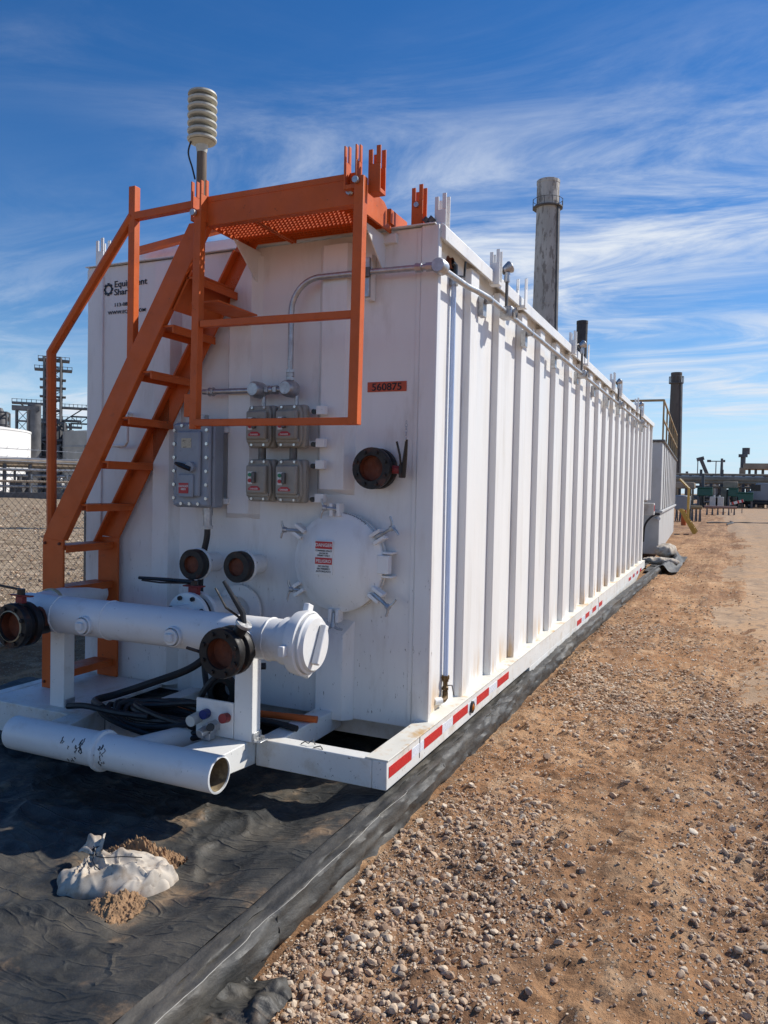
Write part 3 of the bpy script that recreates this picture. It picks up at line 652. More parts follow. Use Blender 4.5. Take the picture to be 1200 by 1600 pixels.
for x, y, z, mt, ro in ((-2.605, 3.34, 3.04, ORANGE, 1.57), (-1.70, 3.34, 3.08, ORANGE, 1.57), (-1.60, 3.40, 3.07, ORANGE, 0), (-1.575, 3.89, 3.06, ORANGE, 0)):
    put_fork(x, y, z, mt, ro)
put_fork(-1.445, 3.90, 3.00, WHITE, 0); put_fork(-3.82, 3.90, 3.03, WHITE, 0)
for y in (4.78, 5.45, 7.42, 8.12, 10.15, 10.85, 12.95, 13.75): put_fork(-1.40, y, 2.955, WHITE, 1.57 if y in (5.45, 8.12) else 0)
for y in (6.0, 8.6, 11.2, 13.8): put_fork(-3.88, y, 2.965, WHITE, 0)
for p in ((-1.655, 3.29, 2.995), (-2.60, 3.29, 2.96), (-1.72, 3.355, 2.97)): MB().cyl(p, (p[0], p[1]-.02, p[2]), .016, 10).build('pivot_bolt', GALV, gf)
MB().cyl((-1.575, 3.855, 3.06), (-1.575, 3.84, 3.06), .014, 10).build('pivot_bolt', GALV, plat)
for x in (-1.50, -1.53): MB().cyl((x, 3.86, 2.965), (x+.02, 3.86, 2.985), .02, 8).build('hose_end', STEELD, tank)

# ---- manifold
ZM, YM = .815, 3.10
man = MB().lathe([(0, 0), (.085, .01), (.1, .03), (.1, 1.72)], (-3.60, YM, ZM), (1, 0, 0), 32).build('manifold_pipe', WHITE, tank)
man['label'] = 'thick white manifold pipe across the front of the tank'
MB().lathe([(.1, 0), (.112, .004), (.112, .05), (.146, .07), (.152, .10), (.152, .125), (.138, .13), (.138, .145), (.128, .15), (.120, .165), (0, .168)], (-1.885, YM, ZM), (1, 0, 0), 40).build('end_cap', WHITE, man)
MB().lathe([(.141, .1255), (.141, .1355)], (-1.885, YM, ZM), (1, 0, 0), 40).build('cap_ring', WHITESKID, man)
ux = V(0, .45, .89); uy = V(1, 0, 0)
MB().bar(V(-1.700, YM, ZM)-ux*.095, V(-1.700, YM, ZM)+ux*.095, .030, .034, (1, 0, 0)).build('cap_handle', WHITE, man, .006)
for a in (.2, 2.2, 4.1): 
    p = V(-1.80, YM+.152*math.cos(a+1.0), ZM+.152*math.sin(a+1.0)); q = V(-1.80, YM+.185*math.cos(a+1.0), ZM+.185*math.sin(a+1.0))
    MB().bar(p-(q-p)*.2, q, .05, .03, (1, 0, 0)).build('cap_lug', WHITE, man, .005)
for x in (-3.04, -2.46):
    MB().lathe([(.05, 0), (.05, .115), (.045, .12), (.045, .115)], (x, YM, ZM-.02), (0, -1, 0), 22).lathe([(.040, .115), (.040, .130), (0, .131)], (x, YM, ZM-.02), (0, -1, 0), 16).build('threaded_plug', WHITE, man)
    MB().box(x-.02, x+.02, YM-.150, YM-.130, ZM-.04, ZM).build('plug_square', WHITE, man, .004)
for x in (-2.135, -3.37):
    MB().prism([(x-.052, 3.125), (x+.052, 3.125), (x+.052, 3.20), (x+.040, 3.20), (x+.040, 3.137), (x-.040, 3.137), (x-.040, 3.20), (x-.052, 3.20)], .2895, ZM-.085, 'xy').build('support_post', WHITE, man, .003)
    MB().box(x+.053, x+.10, 3.13, 3.20, .2895, .297).box(x+.053, x+.06, 3.13, 3.20, .297, .335).build('foot_angle', GALV, man, .002)
    for yy in (3.145, 3.18): MB().cyl((x+.08, yy, .297), (x+.08, yy, .313), .011, 6).build('bolt', BOLT, man)
MB().tube([(-3.55, YM+.05, ZM+.02), (-3.60, YM+.25, ZM+.02), (-3.66, YM+.62, ZM+.02)], .075, 18).build('back_branch', WHITE, man)
MB().lathe([(.076, 0), (.083, .005), (.083, .03), (.076, .035)], (-3.585, YM+.16, ZM+.02), (-.14, 1, 0), 22).build('weld_band', M('yellowed_sealant', (.50, .42, .26), .6, var=.1), man)

for x, r_ in ((-3.30, .1005), (-2.95, .1005), (-1.96, .1005)): MB().tube([(x+.002*math.sin(a*9), YM+r_*math.cos(a), ZM+r_*math.sin(a)) for a in np.linspace(0, 6.283, 40)[:-1]], .005, 6, closed=True).build('weld_bead', WHITE, man)
# ---- valves: body facing the camera (-Y)
def butterfly(x, y, z, r, back, lever=None, red=True, name='butterfly_valve', core=.55):
    """wafer valve with flanges; y is the front face, 'back' how far the stub reaches behind"""
    b = MB().lathe([(r*.60, 0.004), (r*.62, -.004), (r*.97, -.004), (r, .004), (r, .030), (r*.97, .036), (r*.84, .038), (r*.84, .07), (r*.97, .074), (r*.99, .080), (r*.99, .104), (r*.95, .110), (r*.62, .112), (r*.62, back)], (x, y, z), (0, 1, 0), 30).build(name, RUSTBLK, tank)
    MB().lathe([(r*.60, .003), (r*.58, .045), (0, .05)], (x, y, z), (0, 1, 0), 24).build('rusty_disc', RUST, b)
    for i in range(8):
        a = 6.283*(i+.5)/8; p = V(x+r*.80*math.cos(a), y-.004, z+r*.80*math.sin(a))
        MB().cyl(p, p+V(0, -.012, 0), r*.085, 6).build('bolt', RUSTBLK, b)
    return b
v1 = butterfly(-2.063, 2.83, .785, .115, .20)
MB().lathe([(.062, 0), (.062, .1)], (-2.05, 3.0, .80), (0, 1, 0), 18).build('stub', WHITE, v1)
d = V(.55, 0, .83).normalized(); s0 = V(-2.063, 2.885, .785)+d*.10
MB().cyl(s0, s0+d*.05, .03, 12).build('stem_neck', RUSTBLK, v1)
MB().lathe([(.0, 0), (.038, .002), (.040, .012), (.038, .018), (0, .02)], s0+d*.05, d, 16).build('notch_plate', GALV, v1)
MB().tube([s0+d*.06, s0+d*.085+V(-.02, 0, .03), s0+V(-.065, -.02, .24)], [.014, .014, .008], 8).build('lever', BLACKP, v1)
MB().tube([s0+d*.075, s0+V(-.05, -.02, .12), s0+V(-.11, -.02, .205)], [.006, .006, .005], 6).build('lever', BLACKP, v1)
MB().tube([(-2.20, 2.86, .775), (-2.27, 2.86, .785)], .008, 6).build('lever', BLACKP, v1)
v0 = butterfly(-3.38, 2.83, .785, .118, .22)
MB().lathe([(.075, 0), (.075, .1)], (-3.38, 2.985, .79), (0, 1, 0), 18).build('stub', RUST, v0)
MB().box(-3.395, -3.345, 2.87, 2.90, .90, .935).box(-3.44, -3.29, 2.872, 2.898, .936, .944).build('red_bracket', REDP, v0, .002)
MB().cyl((-3.37, 2.885, .944), (-3.37, 2.885, .975), .02, 8).tube([(-3.37, 2.885, .97), (-3.56, 2.88, .985)], .007, 6).build('lever', BLACKP, v0)
MB().lathe([(.078, -.010), (.083, -.006), (.083, 0)], (-3.38, 2.828, .785), (0, 1, 0), 24).build('gasket_edge', M('dull_cream_gasket', (.45, .38, .24), .7), v0)
# upper valve on the front wall
v2 = butterfly(-1.742, 3.70, 1.648, .112, .128)
MB().cyl((-1.64, 3.75, 1.645), (-1.585, 3.75, 1.640), .022, 10).build('stem_neck', REDP, v2)
MB().box(-1.592, -1.575, 3.725, 3.775, 1.60, 1.67).build('lever_bracket', RUSTBLK, v2, .002)
MB().tube([(-1.575, 3.745, 1.605), (-1.562, 3.735, 1.70), (-1.548, 3.72, 1.80)], [.016, .013, .008], 8).build('lever', BLACKP, v2)
MB().tube([(-1.58, 3.735, 1.64), (-1.585, 3.72, 1.72), (-1.60, 3.71, 1.79)], .0065, 6).build('lever', BLACKP, v2)
ch = MB()
for i in range(7): ch.tube([(-1.550+.006*math.cos(t)*(1 if i % 2 else .2), 3.715+.006*math.cos(t)*(.2 if i % 2 else 1), 1.80+i*.015+.009*math.sin(t)) for t in np.linspace(0, 6.283, 9)[:-1]], .0018, 4, closed=True)
ch.build('chain', GALV, v2)
# two capped nozzles
for x, z in ((-2.831, 1.075), (-2.519, 1.08)):
    nz = MB().lathe([(.05, 0.004), (.052, 0), (.085, 0), (.089, .006), (.089, .05), (.085, .056), (.06, .058), (.06, .062)], (x, 3.595, z), (0, 1, 0), 28).build('capped_nozzle', RUSTBLK, tank)
    MB().lathe([(.058, .05), (.058, .235)], (x, 3.6, z), (0, 1, 0), 22).build('stub', WHITE, nz)
    MB().lathe([(.05, .003), (.048, .02), (0, .022)], (x, 3.595, z), (0, 1, 0), 22).build('rusty_disc', RUST, nz)
    MB().lathe([(.088, .0), (.093, .004), (.093, .02), (.06, .022)], (x, 3.652, z), (0, 1, 0), 26).build('white_flange', WHITE, nz)
    for i in range(6):
        a = i*1.047+.3; p = V(x+.08*math.cos(a), 3.672, z+.08*math.sin(a)); MB().cyl(p, p+V(0, .015, 0), .007, 6).build('bolt', STEELD, nz)
# main outlet: white flanges, wafer valve with red bracket
xo, zo = -2.735, .80
ov = MB().lathe([(.075, 0), (.075, .30), (.133, .302), (.137, .306), (.137, .330), (.133, .334), (.09, .336)], (xo, 3.14, zo), (0, 1, 0), 30).build('outlet_valve', WHITE, tank)
MB().lathe([(.115, 0), (.115, .038)], (xo, 3.478, zo), (0, 1, 0), 30).build('valve_wafer', RUSTBLK, ov)
MB().lathe([(.08, 0), (.135, .001), (.137, .004), (.137, .028), (.08, .03), (.08, .32)], (xo, 3.518, zo), (0, 1, 0), 30).build('white_flange', WHITE, ov)
MB().lathe([(.08, 0), (.15, .001), (.152, .004), (.152, .02)], (xo+.1, 3.79, zo), (0, 1, 0), 30).build('wall_pad', WHITEFRONT, ov)
for i in range(8):
    a = 6.283*(i+.5)/8; p = V(xo+.113*math.cos(a), 3.441, zo+.113*math.sin(a)); MB().cyl(p, p+V(0, -.016, 0), .013, 6).build('bolt', BLACKP, ov)
MB().box(xo-.02, xo+.04, 3.475, 3.51, .92, .965).box(xo-.055, xo+.07, 3.47, 3.515, .966, .974).build('red_bracket', REDP, ov, .002)
MB().cyl((xo+.01, 3.49, .974), (xo+.01, 3.49, 1.0), .022, 8).tube([(xo+.01, 3.485, .992), (xo-.17, 3.47, .995), (xo-.36, 3.46, .995)], [.014, .012, .009], 8).tube([(xo-.04, 3.47, .985), (xo-.2, 3.455, .978), (xo-.33, 3.45, .984)], .005, 6).build('lever', BLACKP, ov)
MB().lathe([(.06, -.02), (.10, -.02), (.10, .03), (.05, .03), (.05, .09)], (-2.70, 3.74, .315), (0, 1, 0), 24).build('drain_valve', RUSTBLK, tank)

# ---- manway
XC, ZC = -1.955, 1.128
mw = MB().lathe([(.250, .11), (.250, .060), (.272, .056), (.274, .030), (.266, .024), (.255, .022), (.235, .008), (.19, -.014), (.13, -.031), (.06, -.041), (0, -.043)], (XC, YF-.11, ZC), (0, 1, 0), 48).build('manway_cover', WHITEFRONT, tank)
mw['label'] = 'round domed white manway cover held by six wing-nut clamps'
MB().lathe([(.252, .0), (.278, .003), (.278, .022), (.252, .024)], (XC, YF-.048, ZC), (0, 1, 0), 48).build('gasket_ring', WHITESKID, mw)
for a, sp, lean in ((92, 0, -1), (146, 1, -1), (32, 2, 1), (214, 3, -1), (-33, 4, 1), (-91, 5, 1)):
    c, s = math.cos(R_(a)), math.sin(R_(a)); e = V(c, 0, s); t = V(-s, 0, c); p = V(XC, YF-.085, ZC)+e*.285
    lug = MB()
    for q in (-.022, .022): lug.bar(p-e*.03+t*q, p+e*.042+t*q, .020, .06, (0, 1, 0))
    lug.build('clamp_lug', WHITEFRONT, mw, .003)
    hang = {0: (-.95, .05), 1: (-.98, .05), 2: (.85, .45), 3: (-.9, .05), 4: (.75, -.45), 5: (.05, -1)}[sp]
    ln = {0: .06, 1: .075, 2: .11, 3: .03, 4: .10, 5: .05}[sp]
    h = V(hang[0], -.25, hang[1]).normalized(); q0 = p+e*.012-V(0, .02, 0); q1 = q0+h*ln
    MB().cyl(q0-h*.02, q1, .010, 8).build('swing_bolt', GALV, mw)
    wn_ = MB(); wn_.cyl(q1-h*.012, q1+h*.010, .016, 10)
    n1 = h.cross(V(0, 1, 0)).normalized()
    for k in ((.06 if sp != 1 else .05), -(.05)): wn_.tube([q1, q1+h*.015+n1*k*.5, q1+h*.018+n1*k], [.008, .007, .006], 7)
    wn_.build('wing_nut', GALV, mw)
MB().box(XC+.245, XC+.31, YF-.095, YF-.045, ZC-.045, ZC+.055).build('hinge_block', WHITEFRONT, mw, .004)
for z in (-.062, .066): MB().box(XC+.235, XC+.32, YF-.075, YF-.0, ZC+z-.006, ZC+z+.006).build('hinge_plate', WHITEFRONT, mw, .002)
ch = MB()
for i in range(12):
    a = R_(84-i*2.7); o = V(XC+.272*math.cos(a), YF-.075-.004*(i % 2), ZC+.272*math.sin(a)); ch.tube([o+V(.007*math.cos(t), .003*math.sin(t), .004*math.sin(t)) for t in np.linspace(0, 6.283, 7)[:-1]], .0018, 4, closed=True)
ch.build('chain', STEELD, mw)
# warning decal on the dome
xd, zd, yd = XC-.046, ZC+.03, YF-.159
MB().box(xd-.055, xd+.055, yd, yd+.016, zd-.092, zd+.092).build('warning_decal', WLAB, mw)
for z0, z1 in ((.048, .088), (-.036, .0)): MB().box(xd-.052, xd+.052, yd-.0015, yd-.0002, zd+z0, zd+z1).build('decal_band', REDLAB, mw)
text('lettering', 'DANGER', .026, (xd, yd-.0022, zd+.060), WLAB, mw, align='CENTER', ext=.0004)
text('lettering', 'CONFINED SPACE', .0125, (xd, yd-.0015, zd+.033), INK, mw, align='CENTER', ext=.0004)
text('lettering', 'ENTER BY\nPERMIT ONLY', .0125, (xd, yd-.0015, zd+.019), INK, mw, align='CENTER', ext=.0004)
text('lettering', 'PELIGRO', .024, (xd, yd-.0022, zd-.027), WLAB, mw, align='CENTER', ext=.0004)
text('lettering', 'NO ENTRE\nSIN PERMISO\nAUTORIZADO', .014, (xd, yd-.0015, zd-.052), INK, mw, align='CENTER', ext=.0004)

# ---- lettering on the front wall
yw = YF-.0015
ring = MB(); cx, cz = -3.703, 2.786
for i in range(8):
    a = i*math.pi/4; ring.bar((cx+.026*math.cos(a), yw-.002, cz+.028*math.sin(a)), (cx+.039*math.cos(a), yw-.002, cz+.041*math.sin(a)), .018, .002, (0, 1, 0))
ring.lathe([(.034, 0), (.0235, 0), (.0235, .0016), (.034, .0016), (.034, 0)], (cx, yw-.0026, cz), (0, 1, 0), 8).build('logo_ring', NAVY, fw)
text('lettering', 'Equipment', .056, (-3.655, yw-.002, 2.796), NAVY, fw, sx=1.12)
text('lettering', 'Share', .056, (-3.655, yw-.002, 2.745), NAVY, fw, sx=1.12)
text('lettering', '113-08 - EK', .032, (-3.655, yw-.002, 2.672), NAVY, fw, sx=1.25)
text('lettering', 'WWW.EQUIP.COM', .030, (-3.705, yw-.002, 2.625), NAVY, fw, sx=1.2)
pl = MB().box(-1.832, -1.600, YF-.004, YF-.001, 2.068, 2.122).build('number_label', ORLAB, tank)
text('lettering', '560875', .056, (-1.716, YF-.0052, 2.075), INK, pl, align='CENTER', sx=1.08)
MB().tube([(-3.50, 3.83, 1.98), (-3.50, 3.77, 1.98), (-3.46, 3.75, 1.97), (-3.46, 3.75, 1.80), (-3.49, 3.765, 1.775), (-3.60, 3.77, 1.775), (-3.60, 3.83, 1.775)], .010, 8).build('grab_handle', WHITEFRONT, tank)

# ---- disconnect box
db = MB().box(-3.005, -2.722, 3.655, 3.75, 1.405, 1.905).build('disconnect_box', BLUEGREY, tank, .012)
db['label'] = 'blue-grey bolted electrical disconnect box beside the stair'
MB().box(-2.995, -2.732, 3.622, 3.654, 1.412, 1.898).build('box_cover', BLUEGREY, db, .014)
MB().box(-2.955, -2.785, 3.600, 3.6215, 1.47, 1.85).build('raised_panel', BLUEGREY, db, .012)
MB().box(-2.925, -2.82, 3.585, 3.600, 1.465, 1.60).build('raised_panel', BLUEGREY, db, .02)
for i in range(6):
    for x in (-2.979, -2.748): put_bolt((x, 3.622, 1.46+i*.079), db, (0, -1, 0), .0105, BOLT, .012)
for x in (-2.925, -2.864, -2.803):
    for z in (1.428, 1.882): put_bolt((x, 3.622, z), db, (0, -1, 0), .0105, BOLT, .012)
MB().tube([(-2.95, 3.59, 1.662), (-2.91, 3.58, 1.652), (-2.83, 3.58, 1.628)], [.009, .015, .017], 8).build('handle', BLACKP, db)
MB().cyl((-2.84, 3.60, 1.64), (-2.84, 3.575, 1.64), .03, 16).build('handle_hub', BLUEGREY, db)
MB().box(-2.915, -2.845, 3.5975, 3.5995, 1.752, 1.808).build('nameplate', M('yellowed_nameplate', (.50, .46, .34), .4, var=.2, vscale=60, dirt=((.10, .09, .07), .5, .6, 60, .8)), db)
MB().box(-2.918, -2.850, 3.5825, 3.5845, 1.488, 1.548).build('red_label', REDLAB, db)
text('lettering', 'DANGER\n480V', .018, (-2.884, 3.582, 1.524), WLAB, db, align='CENTER', ext=.0004)
MB().box(-3.02, -2.70, 3.751, 3.79, 1.43, 1.46).box(-3.02, -2.70, 3.751, 3.79, 1.85, 1.88).build('mounting_strut', WHITE, db)
MB().cyl((-2.79, 3.69, 1.405), (-2.79, 3.69, 1.36), .03, 12).cyl((-2.79, 3.69, 1.36), (-2.79, 3.69, 1.30), .026, 12).cyl((-2.79, 3.69, 1.30), (-2.79, 3.69, 1.28), .034, 6).build('cable_gland', GALV, db)
MB().cyl((-2.86, 3.70, 1.905), (-2.86, 3.70, 1.95), .05, 14).build('conduit_hub', GALV, db)
MB().tube(cr([(-2.79, 3.69, 1.30), (-2.795, 3.69, 1.22), (-2.84, 3.70, 1.05), (-2.87, 3.74, .8), (-2.86, 3.77, .45), (-2.8, 3.72, .32)]), .018, 10).build('power_cable', BLACK, tank)

# ---- four control stations
for (x0, x1, z0, z1, col) in ((-2.512, -2.342, 1.755, 1.995, 0), (-2.318, -2.145, 1.755, 1.995, 1), (-2.507, -2.337, 1.452, 1.692, 0), (-2.313, -2.140, 1.450, 1.692, 1)):
    cs = MB().box(x0-.004, x1+.004, 3.685, 3.745, z0, z1).build('control_station', OLIVE, tank, .016)
    xm = (x0+x1)/2
    MB().prism([(x0+.022, z0+.005), (x1-.022, z0+.005), (x1-.002, z0+.045), (x1-.006, z1-.045), (x1-.022, z1-.005), (x0+.022, z1-.005), (x0+.006, z1-.045), (x0+.002, z0+.045)], 3.660, 3.684).build('station_cover', OLIVE, cs, .006)
    MB().box(x0+.020, x1-.020, 3.628, 3.660, z0+.045, z1-.035).build('raised_panel', OLIVE, cs, .010)
    MB().box(x0+.012, x1-.012, 3.648, 3.660, z0+.028, z0+.052).build('raised_panel', OLIVE, cs, .006)
    for bx in (x0+.045, x1-.045):
        for bz in (z0+.016, z1-.016): put_bolt((bx, 3.66, bz), cs, (0, -1, 0), .008, BOLT, .010)
    MB().box(xm-.048, xm-.018, 3.6245, 3.6275, z0+.098, z0+.168).build('switch_plate', WLAB, cs)
    MB().cyl((xm-.033, 3.6245, z0+.150), (xm-.033, 3.619, z0+.150), .011, 12).build('green_button', GREEN, cs)
    MB().cyl((xm-.033, 3.6245, z0+.118), (xm-.033, 3.619, z0+.118), .011, 12).build('red_button', REDLAB, cs)
    MB().box(xm-.014, xm+.006, 3.606, 3.628, z0+.105, z0+.165).build('switch_guard', STEELD, cs, .004)
    MB().prism([(xm-.042, z0+.064), (xm+.030, z0+.064), (xm+.034, z0+.074), (xm+.014, z0+.088), (xm-.024, z0+.088), (xm-.044, z0+.074)], 3.6250, 3.6278).build('red_label', REDLAB, cs)
    text('lettering', 'DANGER', .013, (xm-.006, 3.6244, z0+.068), WLAB, cs, align='CENTER', ext=.0003)
for z in (1.965, 1.785, 1.665, 1.480):
    MB().box(-2.52, -2.05, 3.75, 3.785, z-.012, z+.012).box(-2.09, -2.035, 3.715, 3.749, z-.024, z+.024).build('station_bracket', WHITE, tank, .002)
    MB().cyl((-2.105, 3.735, z-.008), (-2.105, 3.712, z-.008), .014, 10).build('bracket_knob', BLACKP, tank)
for x in (-2.435, -2.23): MB().cyl((x, 3.715, 1.69), (x, 3.715, 1.757), .022, 12).build('nipple', STEELD, tank)

# ---- conduits
def arc(c, r, a0, a1, n, plane='xz'):
    return [(c[0]+r*math.cos(a0+(a1-a0)*i/n), c[1], c[2]+r*math.sin(a0+(a1-a0)*i/n)) for i in range(n+1)]
cn = MB().tube([(-2.28, 3.75, 2.09), (-2.28, 3.75, 2.52)]+arc((-2.10, 3.75, 2.52), .18, math.pi, math.pi/2, 10)+[(-1.78, 3.75, 2.700), (-1.41, 3.75, 2.694)], .0165, 12).build('conduit', GALV, tank)
MB().tube([(-2.88, 3.75, 2.092), (-2.28, 3.75, 2.088)], .0165, 12).build('conduit', GALV, tank)
for x in (-2.49, -2.275):
    MB().lathe([(0, -.045), (.035, -.045), (.045, -.03), (.048, 0), (.048, .04), (.03, .05), (0, .05)], (x, 3.73, 2.09), (0, 1, 0), 20).build('junction_body', GALV, tank)
    MB().cyl((x+.04, 3.75, 2.05), (x+.04, 3.75, 1.995), .012, 8).build('nipple', GALV, tank)
for p, q in (((-2.44, 3.75, 2.089), (-2.36, 3.75, 2.089)), ((-2.84, 3.75, 2.091), (-2.80, 3.75, 2.091)), ((-2.28, 3.75, 2.14), (-2.28, 3.75, 2.20))):
    P, Q = Vector(p), Vector(q); D = Q-P
    MB().cyl(P, P+D*.3, .026, 6).cyl(P+D*.35, P+D*.65, .023, 12).cyl(P+D*.7, Q, .026, 6).build('coupling', GALV, tank)
MB().box(-1.835, -1.795, 3.77, 3.825, 2.56, 2.80).build('strut_bracket', WHITE, tank)
MB().box(-1.832, -1.798, 3.748, 3.7695, 2.57, 2.78).build('strut_bracket', GALV, tank, .002)
MB().box(-1.842, -1.788, 3.728, 3.747, 2.672, 2.722).build('pipe_clamp', STEELD, tank, .002)
MB().lathe([(0, -.05), (.034, -.05), (.040, -.04), (.040, .02), (.02, .03)], (-1.40, 3.775, 2.694), (0, 1, 0), 18).build('junction_body', GALV, tank)
for x in (-1.53, -1.47): MB().cyl((x, 3.75, 2.695), (x+.035, 3.75, 2.694), .025, 8).build('coupling', GALV, tank)
MB().tube([(-1.40, 3.80, 2.69), (-1.398, 4.20, 2.70), (-1.385, 4.32, 2.705), (-1.362, 4.5, 2.702), (-1.36, 9, 2.70), (-1.36, 14.2, 2.70)], .017, 12).build('side_conduit', GALV, tank)
y = 4.55
while y < 14.3:
    MB().box(-1.43, -1.395, y-.035, y+.035, 2.60, 2.72).box(-1.395, -1.345, y-.006, y+.006, 2.676, 2.724).build('conduit_standoff', GALV, tank, .002); y += 1.05
for y in (4.92, 7.72, 10.45, 13.2):
    sl = MB().box(-1.40, -1.315, y-.05, y+.05, 2.66, 2.735).build('side_lamp', GALV, tank, .008)
    MB().lathe([(.030, 0), (.034, .01), (.034, .02)], (-1.316, y, 2.697), (1, 0, 0), 14).build('box_lid', GALV, sl)
    MB().cyl((-1.365, y, 2.735), (-1.365, y, 2.93), .011, 8).build('rod', STEELD, sl)
    MB().cyl((-1.365, y, 2.90), (-1.365, y, 2.96), .02, 10).build('swivel', GALV, sl)
    MB().lathe([(.018, -.03), (.030, 0), (.040, .03), (.038, .034), (0, .03)], (-1.37, y, 2.985), (.5, .35, .35), 14).build('lamp_head', GALV, sl)
    MB().tube([(-1.38, y-.005, 2.955), (-1.40, y-.05, 2.985), (-1.41, y-.075, 2.975)], .012, 8).build('lamp_arm', STEELD, sl)

# ---- sight tube with its valves
st = MB().tube([(-1.452, 4.13, 2.70), (-1.452, 4.135, 1.6), (-1.452, 4.15, .47)], .0145, 12).build('sight_tube', CLEAR, tank)
MB().lathe([(.0, 0), (.042, .0), (.045, .012), (.03, .02), (.03, .04)], (-1.486, 4.09, 2.805), (1, 0, 0), 18).build('rusty_port', RUST, st)
MB().tube([(-1.46, 4.10, 2.81), (-1.45, 4.125, 2.80), (-1.452, 4.13, 2.73)], .021, 10).build('valve_body', BLACKP, st)
MB().tube([(-1.445, 4.14, 2.745), (-1.415, 4.20, 2.755), (-1.412, 4.205, 2.84)], .007, 6).build('valve_lever', BLACKP, st)
MB().cyl((-1.452, 4.13, 2.73), (-1.452, 4.13, 2.69), .026, 8).build('coupling', GALV, st)
MB().cyl((-1.480, 4.045, .345), (-1.452, 4.085, .345), .021, 12).build('stub', WHITE, st)
MB().tube([(-1.455, 4.08, .345), (-1.448, 4.115, .343), (-1.449, 4.143, .350), (-1.452, 4.150, .368), (-1.452, 4.15, .385)], [.017, .017, .018, .017, .016], 10).build('elbow', BRASS, st)
MB().lathe([(.014, 0), (.019, .004), (.019, .02), (.014, .026), (.014, .05), (.019, .054), (.019, .066)], (-1.452, 4.15, .388), (0, 0, 1), 10).build('valve_body', BRASS, st)
MB().cyl((-1.452, 4.15, .455), (-1.452, 4.15, .475), .024, 8).build('hose_collar', BRASS, st)
MB().tube([(-1.445, 4.165, .415), (-1.425, 4.19, .412), (-1.415, 4.20, .35)], .004, 6).build('valve_lever', STEELD, st)

# ---- rear bumper and wheels
MB().box(-3.85, -1.36, 16.22, 16.36, 1.10, 1.34).build('rear_bumper', WHITESKID, tank, .01)
for i in range(4): MB().box(-1.361, -1.357, 16.225+i*.034, 16.245+i*.034, 1.18, 1.30).build('red_reflector', REDTAPE, tank)
MB().box(-3.6, -1.7, 15.05, 16.2, 1.02, 1.38).build('rear_frame', DKSTEEL, tank)
for x in (-1.75, -3.5):
    w = MB().lathe([(.28, -.12), (.46, -.11), (.5, -.08), (.5, .08), (.46, .11), (.28, .12)], (x, 15.65, .50), (1, 0, 0), 32).build('wheel', BLACK, tank)
    MB().lathe([(.28, .10), (.24, .05), (.10, .04), (.09, .09), (0, .09)], (x, 15.65, .50), (1, 0, 0), 24).build('rim', WHITE, w)
MB().cyl((-3.5, 15.65, .5), (-1.75, 15.65, .5), .06, 12).box(-3.2, -2.0, 15.5, 15.8, .5, 1.02).build('axle', DKSTEEL, tank)
# coupling board between the supports
cb = MB().box(-2.415, -2.19, 3.122, 3.136, .292, .470).build('coupling_board', WHITE, tank, .003)
MB().cyl((-2.345, 3.12, .40), (-2.345, 3.085, .40), .024, 14).build('blue_fitting', BLUEP, cb)
MB().cyl((-2.225, 3.12, .395), (-2.225, 3.08, .40), .024, 14).build('red_fitting', REDP, cb)
MB().cyl((-2.295, 3.12, .345), (-2.295, 3.05, .345), .032, 6).cyl((-2.295, 3.05, .345), (-2.30, 3.0, .335), .022, 12).box(-2.32, -2.27, 3.04, 3.09, .295, .33).build('steel_fitting', GALV, cb, .002)
MB().cyl((-2.395, 3.12, .375), (-2.395, 3.05, .37), .028, 14).build('white_fitting', SLABW, cb)
MB().cyl((-2.27, 3.05, .36), (-2.25, 3.02, .37), .02, 10).build('black_cap', BLACKP, cb)
# hoses lying on the skid
hose = thing('coiled_hose', (-2.8, 3.2, .28), 'black rubber hose coiled on the skid behind the bumper pipe', 'hose')
for i in range(7):
    cx, cy, rx, ry, z = -2.72+.02*i, 3.22+.012*(i % 3), .36-.02*i, .10-.006*i, .305+.012*i
    MB().tube([(cx+rx*math.cos(t), cy+ry*math.sin(t)-.05*math.sin(t*.5), z+.02*math.sin(t*2+i)-.05*max(0, -math.sin(t))) for t in np.linspace(0, 6.283, 37)[:-1]], .015, 8, closed=True).build('loop', BLACK, hose)
MB().tube(cr([(-3.22, 3.06, .33), (-3.1, 3.07, .345), (-2.9, 3.08, .335), (-2.7, 3.10, .335)]), .0165, 8).build('free_end', BLACK, hose)
h2 = MB().tube(cr([(-3.05, 3.14, .322), (-3.20, 3.24, .318), (-3.16, 3.37, .33), (-2.98, 3.42, .40), (-2.75, 3.5, .50), (-2.62, 3.55, .62), (-2.56, 3.6, .74)]), .022, 10).build('hose', BLACK); tag(h2, 'black corrugated hose curving up behind the manifold pipe from the left deck', 'hose')
h3 = MB().tube(cr([(-2.62, 3.40, .30), (-2.60, 3.42, .40), (-2.52, 3.45, .50), (-2.38, 3.45, .56), (-2.25, 3.5, .57)]), .018, 10).build('hose', BLACK); tag(h3, 'short black hose arching up beside the white coupling board', 'hose')
o1 = MB().tube(cr([(-2.72, 3.36, .302), (-2.60, 3.40, .312), (-2.50, 3.47, .304)]), .022, 10).build('orange_sleeve', ORANGE); tag(o1, 'short orange hose sleeve lying next to the coiled black hose', 'hose')
o2 = MB().tube(cr([(-2.32, 3.50, .305), (-2.12, 3.52, .308), (-1.96, 3.56, .304)]), .019, 10).build('orange_sleeve', ORANGE); tag(o2, 'orange hose on the skid to the right of the right support post', 'hose')
o3 = MB().tube(cr([(-2.24, 3.42, .3), (-2.1, 3.40, .306), (-1.98, 3.38, .303)]), .017, 8).build('hose', BLACK); tag(o3, 'black hose end lying over the cross beam below the orange hose', 'hose')
